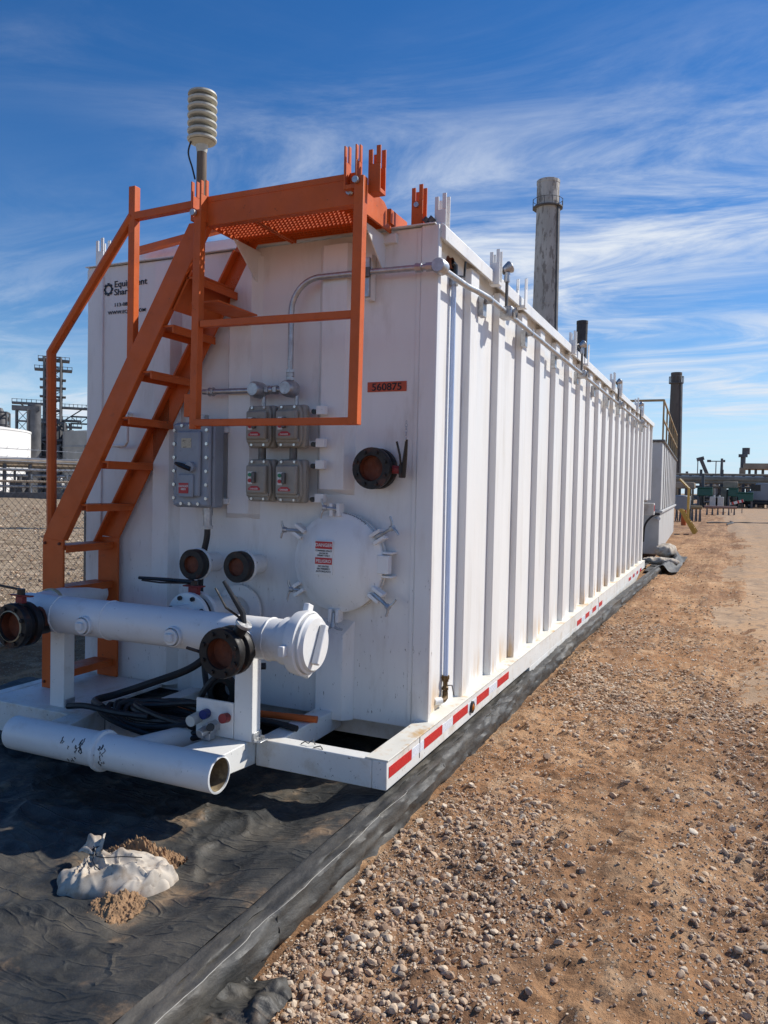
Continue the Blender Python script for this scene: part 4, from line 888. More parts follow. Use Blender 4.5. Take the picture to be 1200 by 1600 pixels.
tw = MB().tube([(-1.86, 3.22, .292), (-1.84, 3.225, .305), (-1.82, 3.22, .300), (-1.80, 3.23, .318), (-1.79, 3.235, .294)], .003, 5).tube([(-1.78, 3.20, .292), (-1.75, 3.215, .30), (-1.73, 3.20, .2915)], .003, 5).build('wire_scrap', STEELD); tag(tw, 'bent bit of wire on top of the front skid beam', 'wire')

# ================================================================== SANDBAG NEAR
def sandbag(cx, cy, L, Wd, H, ang, seed, name, label, neck=True, z0=.05):
    n, k = 46, 30; co = []
    for i in range(n):
        u = i/(n-1)
        for j in range(k):
            a = 2*math.pi*j/k
            e = max(0, 1-abs(2*u-1)**3.2)**.5; wl = Wd*e*(1-.25*math.exp(-((u-.05)/.12)**2))
            x = (u-.5)*L; y = wl*.5*math.copysign(abs(math.cos(a))**.8, math.cos(a)); z = H*.5*e*math.copysign(abs(math.sin(a))**.75, math.sin(a))+H*.42
            nn = np.array([x*9+seed]); q = np.array([y*9]); r_ = float(fbm(nn*1.0, q, seed, 3)[0]); fold = abs(float(fbm(nn*2.6, q*1.2+z*4, seed+2, 2)[0])); fold2 = abs(float(fbm(nn*.9+q*2.3, q*1.1-nn*.6, seed+4, 2)[0]))
            s = 1+.20*r_; z = z*s-.03*fold-.045*fold2*(z > H*.3)+.02; y *= 1+.12*r_
            co.append((x, y, max(z, .0)))
    co = np.array(co); c, s = math.cos(ang), math.sin(ang)
    X = cx+co[:, 0]*c-co[:, 1]*s; Y = cy+co[:, 0]*s+co[:, 1]*c; W = np.stack([X, Y, co[:, 2]+z0], -1)
    f = np.array([(i*k+j, i*k+(j+1) % k, (i+1)*k+(j+1) % k, (i+1)*k+j) for i in range(n-1) for j in range(k)])
    m = MB(); m.v = [Vector(v) for v in W]; m.f = [list(q) for q in f]
    return m
def pillow(cx, cy, ang, L, Wd, H, seed, neck=(-1.0, 0.1), base=liner_z, crease=1.0, nr=34, nt=120):
    """flattened bag: polar grid over an uneven outline, gathered creases running out of the neck"""
    th = np.linspace(0, 2*math.pi, nt, endpoint=False); u = np.linspace(0, 1, nr)[1:]
    U, T = np.meshgrid(u, th, indexing='ij')
    ro = 1+.08*np.sin(2*T+seed)+.06*np.sin(3*T+seed*1.7)+.03*np.sin(5*T+seed*.6)+.025*np.sin(11*T+seed)
    ex = .80; cx_ = np.sign(np.cos(T))*np.abs(np.cos(T))**ex; sx_ = np.sign(np.sin(T))*np.abs(np.sin(T))**ex
    bul = np.minimum(1, U*1.0)
    X = cx_*ro*bul*L/2; Y = sx_*ro*bul*Wd/2
    hh = np.clip(1-U**3.0, 0, 1)**.62
    nx_, ny_ = neck[0]*L/2, neck[1]*Wd/2; da = np.arctan2(Y-ny_, X-nx_); dd = np.hypot(X-nx_, Y-ny_)
    c1 = 1-np.abs(2*vnoise(da*4.6+seed, dd*5.5+seed, 3+seed)*1.6); c2 = 1-np.abs(2*vnoise(X*8+Y*5+seed, Y*9-X*3, 8+seed)*1.5); c3 = fbm(X*9+seed, Y*9, 5+seed, 3)
    rid = lambda n_, p_: np.clip(1-np.abs(n_), 0, 1)**p_
    c4 = rid(fbm(X*6.0+Y*3.1+seed, Y*7.5-X*2.2, 61+seed, 2)*4.2, 2.2); c5 = rid(vnoise(da*3.3+seed, dd*3+seed, 71+seed)*4.5, 2.0)*np.exp(-dd*3); c6 = rid(fbm(X*15-Y*6, Y*13+X*9, 75+seed, 2)*3.8, 2.5)
    Z = H*hh*(.74+.20*vnoise(X*4.5+seed, Y*6, 40+seed)+.10*c3)+crease*(.020*c4+.022*c5+.007*c6)*np.clip(hh*1.5-.2, 0, 1)
    Z = np.where(U > .97, -.01, np.maximum(Z, .004))
    c, s_ = math.cos(ang), math.sin(ang); GX = cx+X*c-Y*s_; GY = cy+X*s_+Y*c; GZ = base(GX, GY)+Z
    top = np.array([[cx, cy, float(base(np.array([cx]), np.array([cy]))[0])+H*(1+.1*seed % .2)]])
    co = np.concatenate([top, np.stack([GX, GY, GZ], -1).reshape(-1, 3)])
    f = []
    for i_ in range(nr-2):
        for k_ in range(nt): a = 1+i_*nt+k_; b = 1+i_*nt+(k_+1) % nt; f.append([a, b, b+nt, a+nt])
    m = MB(); m.v = [Vector(v) for v in co]; m.f = f+[[0, 1+(k_+1) % nt, 1+k_] for k_ in range(nt)]
    return m
t = thing('sandbag', (-2.05, 2.22, .03), 'torn dirty white sandbag with tied neck lying on the black liner in front', 'sandbag')
pillow(-2.075, 2.225, R_(42), .42, .24, .105, 3, neck=(-.5, 1.0), crease=1.35).build('bag_body', BAG, t, 0, 80)
pillow(-1.965, 2.25, R_(65), .26, .13, .078, 6, neck=(-1.0, .2), crease=.9).build('torn_lobe', BAG, t, 0, 80)
# gathered neck standing up, then flaring like a torn frill
nk = MB(); vs = []; ns = 40; rg = [(.085, -.02, .0), (.060, .012, .028), (.034, .036, .050), (.027, .046, .056), (.038, .066, .066), (.054, .090, .074), (.062, .118, .066)]
for i, (r0, d1, dz) in enumerate(rg):
    for k_ in range(ns):
        a = 2*math.pi*k_/ns; rr = r0*(1+.22*math.sin(a*7+.5*i)+.16*math.sin(a*4+1)*(i/6)); lift = .020*math.sin(a*3+.6)*max(0, i-3)/3
        vs.append((-2.165-d1*.75+rr*math.cos(a)*.8, 2.215+d1*.5+rr*math.sin(a)*.55, .050+dz+lift+rr*math.sin(a)*.30+rr*math.cos(a)*.25))
nk.add(vs, [(i*ns+k_, i*ns+(k_+1) % ns, (i+1)*ns+(k_+1) % ns, (i+1)*ns+k_) for i in range(len(rg)-1) for k_ in range(ns)]); nk.build('neck', BAG, t, 0, 80)
MB().tube([(-2.20+.026*math.cos(a), 2.238+.018*math.sin(a), .108+.008*math.sin(a)+.006*math.cos(a)+.003*a/6) for a in np.linspace(0, 9, 24)], .0035, 5).build('tie_cord', BLACK, t)
MB().tube([(-2.20, 2.225, .135), (-2.16, 2.20, .115), (-2.12, 2.20, .118), (-2.06, 2.23, .123), (-2.0, 2.27, .115)], .002, 5).build('tie_cord', BLACK, t)
MB().tube([(-2.19, 2.225, .13), (-2.17, 2.19, .10), (-2.13, 2.16, .104), (-2.09, 2.15, .098)], .0022, 5).build('tie_cord', BLACK, t)
def soil_pile(cx, cy, rx, ry, h, seed, label, n=1500):
    r = np.random.default_rng(seed); xs = np.linspace(-1, 1, 90); X, Y = np.meshgrid(xs, xs); rr = np.hypot(X, Y)*(1+.5*fbm(X*2.2, Y*2.2, seed, 3))
    Z = h*np.clip(1-rr**1.2, -.35, 1)*(1+.9*fbm(X*5, Y*5, seed+1, 3))+h*.45*np.abs(fbm(X*11, Y*11, seed+2, 3))+h*.30*vnoise(X*26, Y*26, seed)*np.clip(1.1-rr, 0, 1)
    gx_, gy_ = cx+X*rx, cy+Y*ry; zz_ = liner_z(gx_, gy_)+Z-.004
    co = np.stack([gx_, gy_, zz_], -1).reshape(-1, 3); i = np.arange(8100).reshape(90, 90); q = np.stack([i[:-1, :-1], i[:-1, 1:], i[1:, 1:], i[1:, :-1]], -1).reshape(-1, 4)
    o = np_mesh('soil_spill', co, q, SOILC); tag(o, label, 'soil'); return kind(o, 'stuff')
soil_pile(-1.95, 2.10, .085, .10, .035, 5, 'brown soil spilled in front of the torn sandbag')
soil_pile(-2.12, 2.40, .17, .09, .075, 9, 'brown soil heap behind the torn sandbag')

# ================================================================== SECOND TANK AND ITS PIECES
ang = R_(1.9); XF = Matrix.Translation((-1.45, 19.0, 0)) @ Matrix.Rotation(ang, 4, 'Z')
t2 = thing('storage_tank', (-1.2, 6, 0), 'pale grey smooth-sided storage tank behind the ribbed white one, tan railing on top', 'tank')
MB().box(-2.44, 0, 0, 11.6, 1.14, 2.74).build('upper_body', GREYTANK, t2, .02)
MB().box(-2.44, .045, -.03, 11.62, 1.08, 1.139).build('ledge', GREYTANK, t2, .01)
MB().box(-2.40, -.02, .04, 11.55, .10, 1.079).build('lower_body', GREYTANK, t2, .02)
for y in np.arange(.9, 11.5, 1.2): MB().box(.0, .022, y-.03, y+.03, 1.145, 2.72).build('panel_seam', GREYTANK, t2, .006)
MB().box(-2.5, .05, -.06, 11.66, 2.74, 2.79).build('roof', STEELD, t2, .01)
for y in (-.02, 2.0, 4.0, 6.0, 8.0, 10.0, 11.6):
    MB().bar((.0, y, 2.79), (.0, y, 3.72), .04, .04, (1, 0, 0)).build('rail_post', TANPAINT, t2)
for z in (3.25, 3.70): MB().bar((.0, -.02, z), (.0, 11.6, z), .034, .034).build('handrail', TANPAINT, t2)
MB().bar((-1.3, -.02, 3.70), (.0, -.02, 3.70), .05, .05).build('handrail', TANPAINT, t2)
lv = MB()
for i in range(9): lv.box(-.42, -.34, -.05, .0, 1.45+i*.12, 1.53+i*.12)
lv.build('louvre_strip', BLACKP, t2)
MB().tube(cr([(-.02, -.02, 1.05), (-.15, -.1, 1.02), (-.32, -.15, .8), (-.36, -.1, .4)]), .025, 8).build('cable', BLACK, t2)
MB().cyl((-.1, -.03, .95), (-.02, -.12, .95), .04, 10).build('pipe_stub', GREYTANK, t2)
XF = None
def lumpy(name, c, size, seed, mat, label, cat, ang=0.3):
    m = sandbag(c[0], c[1], size[0], size[1], size[2], ang, seed, '', '', z0=c[2]); o = m.build(name, mat, None, 0, 70); return tag(o, label, cat)
lumpy('sandbag', (-1.25, 16.8, .06), (.75, .34, .16), 12, BAG, 'white sandbag lying on the liner at the far end of the ribbed tank', 'sandbag', .1)
lumpy('sandbag', (-1.28, 18.6, .10), (.7, .4, .30), 15, BAG, 'white sandbag leaning against the foot of the grey tank', 'sandbag', 1.3)
lf = grid_mesh('liner_fold', np.linspace(-1.45, -.85, 22), np.linspace(15.6, 19.6, 60), lambda x, y: .03+.13*np.exp(-((x+1.05+.08*np.sin(y*1.7))/.09)**2)*(1+.6*fbm(x*5, y*3, 4, 2))+.05*np.abs(fbm(x*6, y*4, 7, 2)), BERMM)
tag(lf, 'crumpled loose end of the grey liner beyond the ribbed tank', 'liner')
ys = thing('yellow_stair', (-1.4, 31.5, 0), 'small yellow stair with handrail past the far end of the grey tank', 'stair')
MB().prism([(-1.75, .95), (-1.62, .95), (-1.06, .10), (-1.12, .02), (-1.22, .02)], 31.4, 31.45).build('stringer', YELLOW, ys)
MB().prism([(-1.75, .95), (-1.62, .95), (-1.06, .10), (-1.12, .02), (-1.22, .02)], 32.2, 32.25).build('stringer', YELLOW, ys)
for i in range(4): MB().box(-1.34-.13*i, -1.17-.13*i, 31.45, 32.2, .22+.22*i, .25+.22*i).build('tread', YELLOW, ys)
MB().tube([(-1.42, 31.4, .6), (-1.42, 31.4, 1.75), (-1.75, 31.4, 2.1)], .03, 8).build('handrail', YELLOW, ys)
MB().tube([(-1.42, 32.2, .6), (-1.42, 32.2, 1.75), (-1.75, 32.2, 2.1)], .03, 8).build('handrail', YELLOW, ys)

# ================================================================== CHIMNEYS
def chimney(name, x, y, h, rb, rt, mat, label, n=16, ring=True, ladder=True):
    t = thing(name, (x, y, 0), label, 'chimney')
    prof = [(rb, 0), (rb*.96+rt*.04, .3), (rt*1.0, h*.93), (rt*1.02, h*.93), (rt*1.02, h-.5), (rt*1.05, h-.45), (rt*1.05, h), (rt*.8, h), (rt*.78, h-2)]
    MB().lathe(prof, (x, y, 0), (0, 0, 1), n).build('shaft', mat, t, 0, 25)
    if ring:
        z = h*.915; wk = MB().lathe([(rt*1.03, 0), (rt*1.36, .02), (rt*1.36, .18), (rt*1.03, .22)], (x, y, z), (0, 0, 1), n).build('walkway', DKSTEEL, t)
        m = MB(); 
        for k in range(12):
            a = k*.5236; p = V(x+rt*1.34*math.cos(a), y+rt*1.34*math.sin(a), z); m.cyl(p, p+V(0, 0, 1.3), .05, 5)
        m.lathe([(rt*1.32, 0), (rt*1.36, .05), (rt*1.32, .1)], (x, y, z+1.2), (0, 0, 1), n); m.build('railing', DKSTEEL, wk)
    if n == 14:
        for k_ in range(1, 9): zz_ = h*.92*k_/9; rr_ = rb+(rt-rb)*zz_/(h*.93); MB().lathe([(rr_*.99, 0), (rr_*1.012, .02), (rr_*1.012, .16), (rr_*.99, .18)], (x, y, zz_), (0, 0, 1), n).build('joint_band', mat, t, 0, 25)
    if ladder:
        a = math.atan2(-y, -x)+1.05
        p0 = V(x+rb*1.03*math.cos(a), y+rb*1.03*math.sin(a), 2); p1 = V(x+rt*1.10*math.cos(a), y+rt*1.10*math.sin(a), h*.92); MB().bar(p0, p1, .5, .25).build('ladder', DKSTEEL, t)
    return t
chimney('concrete_chimney', -.2205*120, .975*120, 1.55+.387*120+.2, 2.2, 1.68, CONC, 'tall weathered pale concrete chimney rising behind the ribbed tank', 14)
chimney('steel_stack', -.175*120, .985*120, 1.55+.213*120, .85, .82, DKSTACK, 'short black steel stack between the two concrete chimneys', 18, False, False)
chimney('concrete_chimney', -.0630*150, .998*150, 1.55+.146*150, 1.30, .92, CONCD, 'dark brown concrete chimney above the grey tank on the right', 14)

# siren on its pole
SX, SY = -17.1, 22.0
t = thing('warning_siren', (SX, SY, 0), 'cream stacked-disc warning siren on a tall pole behind the tank', 'siren')
MB().lathe([(.24, 0), (.17, 13.25)], (SX, SY, 0), (0, 0, 1), 12).build('pole', WOODP, t)
for i in range(6):
    z = 13.36+i*.262
    MB().lathe([(.30, .0), (.47, .02), (.505, .06), (.505, .125), (.46, .145), (.36, .15)], (SX, SY, z), (0, 0, 1), 28).build('horn_disc', CREAM, t)
    MB().lathe([(.35, .148), (.35, .264)], (SX, SY, z), (0, 0, 1), 20).build('horn_throat', CREAMD, bpy.data.objects[list(ORG)[-1]])
MB().lathe([(.36, 0), (.5, .02), (.48, .09), (0, .12)], (SX, SY, 14.93), (0, 0, 1), 28).build('top_cap', CREAM, t)
MB().lathe([(.17, -.35), (.22, -.1), (.45, 0)], (SX, SY, 13.36), (0, 0, 1), 20).build('base_cone', CREAM, t)
MB().tube(cr([(SX-.2, SY-.3, 13.4), (SX-.42, SY-.2, 13.0), (SX-.32, SY-.1, 12.5), (SX-.2, SY-.1, 12.1)]), .03, 6).build('cable', BLACK, t)

# ================================================================== FENCE
fx = -6.6; fz = 1.73
fe = thing('chain_link_fence', (fx, 9, 0), 'grey chain link fence with barbed wire left of the tank', 'fence')
m = MB(); p = .064; ylo, yhi = 1.0, 17.0
def wire(a, b, r=.0022):
    a, b = Vector(a), Vector(b); d = (b-a).normalized(); u = Vector((1, 0, 0)); w = d.cross(u); vs = []
    for q in (a, b): vs += [q+u*r, q-u*r*.5+w*r*.87, q-u*r*.5-w*r*.87]
    m.add(vs, [(0,1,4,3),(1,2,5,4),(2,0,3,5)])
y = ylo-fz
while y < yhi:
    for s in (1, -1):
        ya, yb = (y, y+fz) if s > 0 else (y+fz, y); za, zb = .03, fz
        if ya < ylo: za = za+(ylo-ya)*s*(fz/fz); ya = ylo
        if yb < ylo: zb = zb-(ylo-yb); yb = ylo
        if yb > yhi: zb = zb-(yb-yhi); yb = yhi
        if ya > yhi: za = za+(ya-yhi); ya = yhi
        if abs(ya-yb) > .02: wire((fx+.002*s, ya, za), (fx+.002*s, yb, zb))
    y += p*1.25
kind(m.build('wire_mesh', STEELD, fe, 0, 0), 'stuff')
for y in (2.6, 4.75, 6.55, 8.5, 10.5, 13.5, 16.5): MB().cyl((fx-.03, y, 0), (fx-.03, y, fz+.22), .028, 12).build('post', STEELD if y == 6.55 else GALV, fe)
MB().tube([(fx, ylo, fz), (fx, yhi, fz)], .004, 6).build('tension_wire', GALV, fe)
for z in (fz+.045, fz+.13):
    m = MB(); m.tube([(fx-.03, yy, z-.006*math.sin(yy*1.4)) for yy in np.arange(ylo, yhi, .5)], .003, 5)
    for yy in np.arange(ylo+.05, yhi, .127): m.cyl((fx-.03, yy-.01, z-.012), (fx-.03, yy+.01, z+.014), .002, 4)
    m.build('barbed_wire', GALV, fe)

wp = MB().tube([(-6.05+.05*math.sin(y_*.8), y_, .055) for y_ in np.arange(1.5, 17, .5)], .055, 10).build('ground_pipe', SLABW); tag(wp, 'pale pipe lying on the ground along the foot of the chain link fence', 'pipe')
# ================================================================== LEFT BACKGROUND
def az(px_az, d): return V(px_az[0]*d, px_az[1]*d, 0)
# dark kerb line where the yard ends, low wall
kb = MB().bar((-90, 20, .2), (-10, 75, .2), .5, .5).build('low_kerb', DKSTEEL); tag(kb, 'low dark kerb edging the gravel yard in front of the refinery tanks', 'kerb')
wt = thing('white_storage_tank', (-77, 50, 0), 'broad white cylindrical storage tank seen through the fence on the left', 'storage tank')
c = az((-.815, .58), 92)-V(.675, .738, 0)*2.9
MB().lathe([(12, 0), (12, 6.4)], c, (0, 0, 1), 64).build('shell', WTANK, wt)
MB().lathe([(12.05, 6.4), (12.05, 6.6), (6, 7.4), (0, 7.8)], c, (0, 0, 1), 64).build('roof', WTANK, wt)
MB().lathe([(12.02, 2.4), (12.08, 2.4), (12.08, 2.5)], c, (0, 0, 1), 64).build('stiffener', GTANK, wt)
gt = thing('grey_storage_tank', tuple(az((-.66, .75), 100)), 'dull grey cylindrical tank behind the stair post on the left', 'storage tank')
c = az((-.700, .715), 100); MB().lathe([(4.4, 0), (4.4, 7.2), (4.45, 7.3), (2, 7.6), (0, 7.7)], c, (0, 0, 1), 48).build('shell', GTANK, gt)
for z in (1.8, 3.6, 5.4): MB().lathe([(4.41, z), (4.5, z), (4.5, z+.12), (4.41, z+.12)], c, (0, 0, 1), 48).build('stiffener', GTANK, gt)
def lattice(t, c, w, z0, z1, n, yaw=.7, mat=DKSTEEL, r=.09):
    a = V(math.cos(yaw), math.sin(yaw), 0); b = V(-math.sin(yaw), math.cos(yaw), 0); cs = [c+a*(i*w/2)+b*(j*w/2) for i, j in ((-1,-1),(1,-1),(1,1),(-1,1))]
    for q in cs: MB().bar(q+V(0,0,z0), q+V(0,0,z1), r*2, r*2, (1,0,0)).build('leg', mat, t)
    for k in range(n):
        za, zb = z0+(z1-z0)*k/n, z0+(z1-z0)*(k+1)/n; m = MB()
        for i in range(4):
            p, q = cs[i], cs[(i+1) % 4]; m.bar(p+V(0,0,zb), q+V(0,0,zb), r*1.6, r*1.8)
            m.bar(p+V(0,0,za), q+V(0,0,zb), r*.9, r*.9) if (k+i) % 2 else m.bar(q+V(0,0,za), p+V(0,0,zb), r*.9, r*.9)
        m.build('brace', mat, t)
    return cs, a, b
D = 105
tw_ = thing('process_tower', tuple(az((-.738, .675), D)), 'tall dark lattice process tower with side platforms on the left skyline', 'tower')
c = az((-.738, .675), D); scl = D/90.
lattice(tw_, c, 1.9, 1.0, 1.55+13.0*scl*1.0+.0, 12, .75)
cs_, a_, b_ = lattice(tw_, c, 2.9, 0, 8.6, 4, .75, DKSTEEL, .14)
MB().lathe([(1.35, 0), (1.35, 8.0), (.9, 8.6), (.45, 9)], c, (0,0,1), 20).build('column_vessel', DKSTEEL, tw_)
MB().cyl(c, c+V(0,0,15.6), .22, 10).build('riser_pipe', DKSTEEL, tw_)
ax_ = V(.675, .738, 0)                                    # across the line of sight
for z, w0, w1 in ((16.4, -1.7, 1.9), (15.2, -2.1, 2.2), (9.0, -2.6, 3.3), (8.2, -2.7, 3.4), (10.9, -4.6, -.8), (10.6, .9, 4.4)):
    p0, p1 = c+ax_*w0+V(0,0,z), c+ax_*w1+V(0,0,z); m = MB().bar(p0, p1, 1.4, .22); n = int((w1-w0)/.5)
    for k in range(n+1): q = p0+(p1-p0)*(k/max(1, n)); m.bar(q, q+V(0,0,.55), .05, .05, (1,0,0))
    m.bar(p0+V(0,0,.5), p1+V(0,0,.5), .05, .05); m.build('side_platform', DKSTEEL, tw_)
for w0, w1 in ((-3.6, -.9), (3.8, .9)): MB().bar(c+ax_*w0+V(0,0,10.8), c+ax_*w1+V(0,0,8.7), .14, .14).build('brace', DKSTEEL, tw_)
for k in range(16):
    w_ = random.uniform(-2.6, 3.2); z_ = random.uniform(.5, 7.5); r_ = random.uniform(.07, .22); q = c+ax_*w_-V(-.74, .67, 0)*random.uniform(.6, 1.8)
    MB().tube([q+V(0,0,0), q+V(0,0,z_), q+ax_*random.uniform(-1.5, 1.5)+V(0,0,z_)], r_, 8).build('pipe', random.choice((DKSTEEL, GTANK, PIPESIL, DKSTEEL)), tw_)
for w_, r_, z_ in ((-1.9, .55, 6.5), (2.1, .7, 7.4), (3.3, .4, 5.2)): MB().lathe([(r_, 0), (r_, z_), (r_*.5, z_+.4), (0, z_+.45)], c+ax_*w_+V(.74, -.67, 0)*.8, (0,0,1), 14).build('side_vessel', random.choice((GTANK, DKSTEEL)), tw_)
for z_ in (11.9, 13.0, 14.0): MB().bar(c-ax_*1.5+V(0,0,z_), c+ax_*1.5+V(0,0,z_), 1.9, .12).build('side_platform', DKSTEEL, tw_)
st_ = thing('process_tower', tuple(az((-.753, .658), 98)), 'short dark stair tower left of the tall lattice tower', 'tower')
c2 = az((-.7535, .6575), 98); lattice(st_, c2-ax_*.9, 1.2, 0, 9.6, 7, .75, DKSTEEL, .07)
MB().lathe([(.72, 0), (.72, 10.2)], c2+ax_*.35, (0,0,1), 16).build('column_vessel', DKSTEEL, st_)
MB().bar(c2-ax_*2.0+V(0,0,9.7), c2+ax_*.9+V(0,0,9.7), 1.4, .5).build('side_platform', DKSTEEL, st_)
dt = thing('process_tower', tuple(az((-.775, .632), 130)), 'far small dark tower at the left edge above the white tank', 'tower')
c3 = az((-.7745, .6325), 130); lattice(dt, c3, 2.2, 0, 11.5, 6, .7, DKSTEEL, .12); MB().lathe([(1.0, 0), (.9, 11.0), (.3, 12.2)], c3, (0,0,1), 14).build('column_vessel', DKSTEEL, dt)
# pipe rack in front of the tanks
pr_ = thing('pipe_rack', tuple(az((-.74, .67), 74)), 'low rack of brown and silver pipes in front of the white tank', 'pipe rack')
c4 = az((-.745, .667), 74)
for i, (z, r_, mt, dy) in enumerate(((3.05, .22, PIPEBR, 0), (2.7, .16, PIPEBR, .6), (2.35, .12, PIPESIL, -.4), (1.85, .13, PIPESIL, .2), (3.3, .09, PIPESIL, .3), (1.35, .10, PIPEBR, -.6), (.9, .12, PIPESIL, 0))):
    q = c4+V(-.74, .67, 0)*dy; MB().cyl(q-ax_*(7.5-.6*i)+V(0,0,z), q+ax_*(9-.7*i)+V(0,0,z), r_, 12).build('pipe', mt, pr_)
for k in range(-7, 9, 2): MB().bar(c4+ax_*k, c4+ax_*k+V(0,0,3.0), .22, .22, (1,0,0)).build('post', DKSTEEL, pr_)
for k, h0, h1, mt in ((-5.2, 1.2, 3.0, DKSTEEL), (-4.1, .4, 2.7, PIPEBR), (-2.2, .3, 2.4, DKSTEEL), (-.9, .3, 2.0, PIPESIL), (.7, .3, 2.6, DKSTEEL), (2.0, .4, 2.2, PIPESIL), (4.4, .3, 6.4, TANPAINT)):
    MB().tube([c4+ax_*k+V(0,0,h1), c4+ax_*k+V(0,0,h0), c4+ax_*(k+1.2)+V(0,0,h0)], .11, 10).build('branch_pipe', mt, pr_)
for i in range(10):
    q = c4+ax_*random.uniform(-2, 3.5)+V(-.74, .67, 0)*random.uniform(.5, 3); w = random.uniform(.3, .8); h_ = random.uniform(.6, 2.0)
    MB().box(q.x-w, q.x+w, q.y-w*.5, q.y+w*.5, 0, h_).cyl(q+V(0,0,h_), q+V(0,0,h_+.5), .2, 10).build('pump_skid', random.choice((DKSTEEL, GTANK, PIPESIL)), pr_, .05)
tr_ = thing('pipe_bridge', tuple(az((-.70, .71), 108)), 'thin dark lattice pipe bridge above the grey tank on the left', 'pipe bridge')
p0, p1 = az((-.725, .69), 108)+V(0,0,8.9), az((-.66, .75), 108)+V(0,0,8.9)
for dz in (0, .9): MB().bar(p0+V(0,0,dz), p1+V(0,0,dz), .2, .2).build('chord', DKSTEEL, tr_)
for k in range(9): MB().bar(p0+(p1-p0)*(k/9)+V(0,0,0 if k % 2 else .9), p0+(p1-p0)*((k+1)/9)+V(0,0,.9 if k % 2 else 0), .1, .1).build('brace', DKSTEEL, tr_)
for k in (0, 1): MB().bar((p0 if k == 0 else p1)*1.0-V(0,0,8.9), (p0 if k == 0 else p1), .25, .25, (1,0,0)).build('leg', DKSTEEL, tr_)

# ================================================================== RIGHT BACKGROUND
S = 100/60.  # things measured on the Y = 60 plane, stood at Y = 100
rk = thing('pipe_rack', (0, 100, 0), 'long brown overhead pipe rack crossing the right background', 'pipe rack')
def at(x60, z60, Y): return V(x60*Y/60, Y, 1.55+(z60-1.55)*Y/60)
for z, mt, r_, x1 in ((2.62, PIPEBR, .32, 2.2), (2.78, SLABW, .16, .6), (2.40, PIPEBR, .22, 2.2), (2.52, PIPESIL, .14, 2.4), (2.95, PIPEBR, .12, 2.6), (2.05, PIPEBR, .16, 2.4)):
    MB().cyl(at(-3.75, z, 100), at(x1+1.6, z, 100), r_, 10).build('pipe', mt, rk)
for x in (-3.3, -2.6, -1.9, -1.2, -.5, .2, .9, 1.5, 2.2): MB().bar(V(x*S, 100, 0), at(x, 2.9 if x not in (-1.9, -.5) else 3.3, 100), .3, .3, (1,0,0)).build('post', DKSTEEL, rk)
for x in (-.5, .5, 1.3): MB().bar(at(x-.4, 1.3, 101), at(x+.4, 2.6, 101), .12, .12).build('brace', DKSTEEL, rk)
for i in range(60):
    x = random.uniform(-3.4, 2.6); z0 = random.uniform(.3, 1.6); mt = random.choice((PIPEBR, DKSTEEL, SLABW, PIPESIL, TANPAINT, DKSTEEL))
    if i % 2: MB().cyl(at(x, z0, 101.5), at(x+random.uniform(.2, .9), z0, 101.5), random.uniform(.08, .22), 8).build('branch_pipe', mt, rk)
    else: MB().cyl(V(x*S, 102, 0), at(x, random.uniform(1.6, 2.9), 102), random.uniform(.07, .2), 8).build('riser_pipe', mt, rk)
hs = thing('steel_shed', (3.2, 105, 0), 'open brown steel canopy at the right edge of the picture', 'shed')
MB().box(at(.85, 0, 105).x, at(3.2, 0, 105).x, 104, 109, at(0, 3.35, 105).z, at(0, 3.75, 105).z).build('roof_beam', PIPEBR, hs, .05)
MB().box(at(.60, 0, 105).x, at(1.0, 0, 105).x, 104.2, 106, 0, at(0, 3.45, 105).z).build('wall_panel', PIPEBR, hs, .05)
for x in (1.25, 1.65, 2.1, 2.6): MB().bar(V(x*1.75, 105, 0), at(x, 3.35, 105), .3, .3, (1,0,0)).build('post', DKSTEEL, hs)
for z in (2.2, 2.85): MB().bar(at(.9, z, 106), at(3.0, z, 106), .25, .25).build('cross_rail', DKSTEEL, hs)
for x in (1.0, 1.4, 1.9): MB().bar(at(x, 2.2, 106.4), at(x+.4, 2.85, 106.4), .1, .12).build('brace', DKSTEEL, hs)
vt = thing('vent_tower', tuple(at(.85, 1.55, 108)*V(1, 1, 0) if False else (at(.85, 0, 108).x, 108, 0)), 'thin dark vent tower above the brown canopy on the right', 'tower')
q = V(at(.82, 0, 108).x, 108, 0); MB().cyl(q, q+V(0,0,at(0, 4.3, 108).z), .3, 10).build('mast', DKSTEEL, vt)
MB().box(q.x-.55, q.x+.5, 107.5, 108.5, at(0, 4.2, 108).z, at(0, 4.4, 108).z).cyl(q+V(.3,0,at(0,4.4,108).z), q+V(.3,0,at(0,4.85,108).z), .45, 10).build('vent_head', DKSTEEL, vt)
for x, z, w, lab in ((-1.6, 1.95, 1.6, 'left'), (.25, 1.95, 1.0, 'middle'), (1.0, 1.65, 1.7, 'right')):
    lb_ = {'left': 'teal green cover on equipment under the pipe rack, nearest the grey tank', 'middle': 'small teal green unit under the pipe rack beside the brown post', 'right': 'teal green skip standing left of the parked truck'}[lab]
    g_ = thing('green_unit', (x*S*.9, 95, 0), lb_, 'equipment')
    bx = x*95/60; z1 = at(0, z, 95).z; z0 = at(0, z-.55, 95).z
    MB().box(bx-w*.5, bx+w*.5, 94, 96, max(.1, z0), z1).build('cover', TEAL, g_, .08)
    MB().box(bx-w*.52, bx+w*.52, 93.9, 96.1, z1, z1+.12).build('rim', TEAL, g_, .03)
    for sx_ in (-.42, .42): MB().box(bx+w*sx_-.1, bx+w*sx_+.1, 94, 96, 0, max(.12, z0)).build('leg', DKSTEEL, g_)
bh = thing('plant_shelter', (-3.0, 96, 0), 'brown low shelter under the pipe rack right of the grey tank', 'shelter')
bx0, bx1 = at(-3.6, 0, 96).x, at(-2.3, 0, 96).x
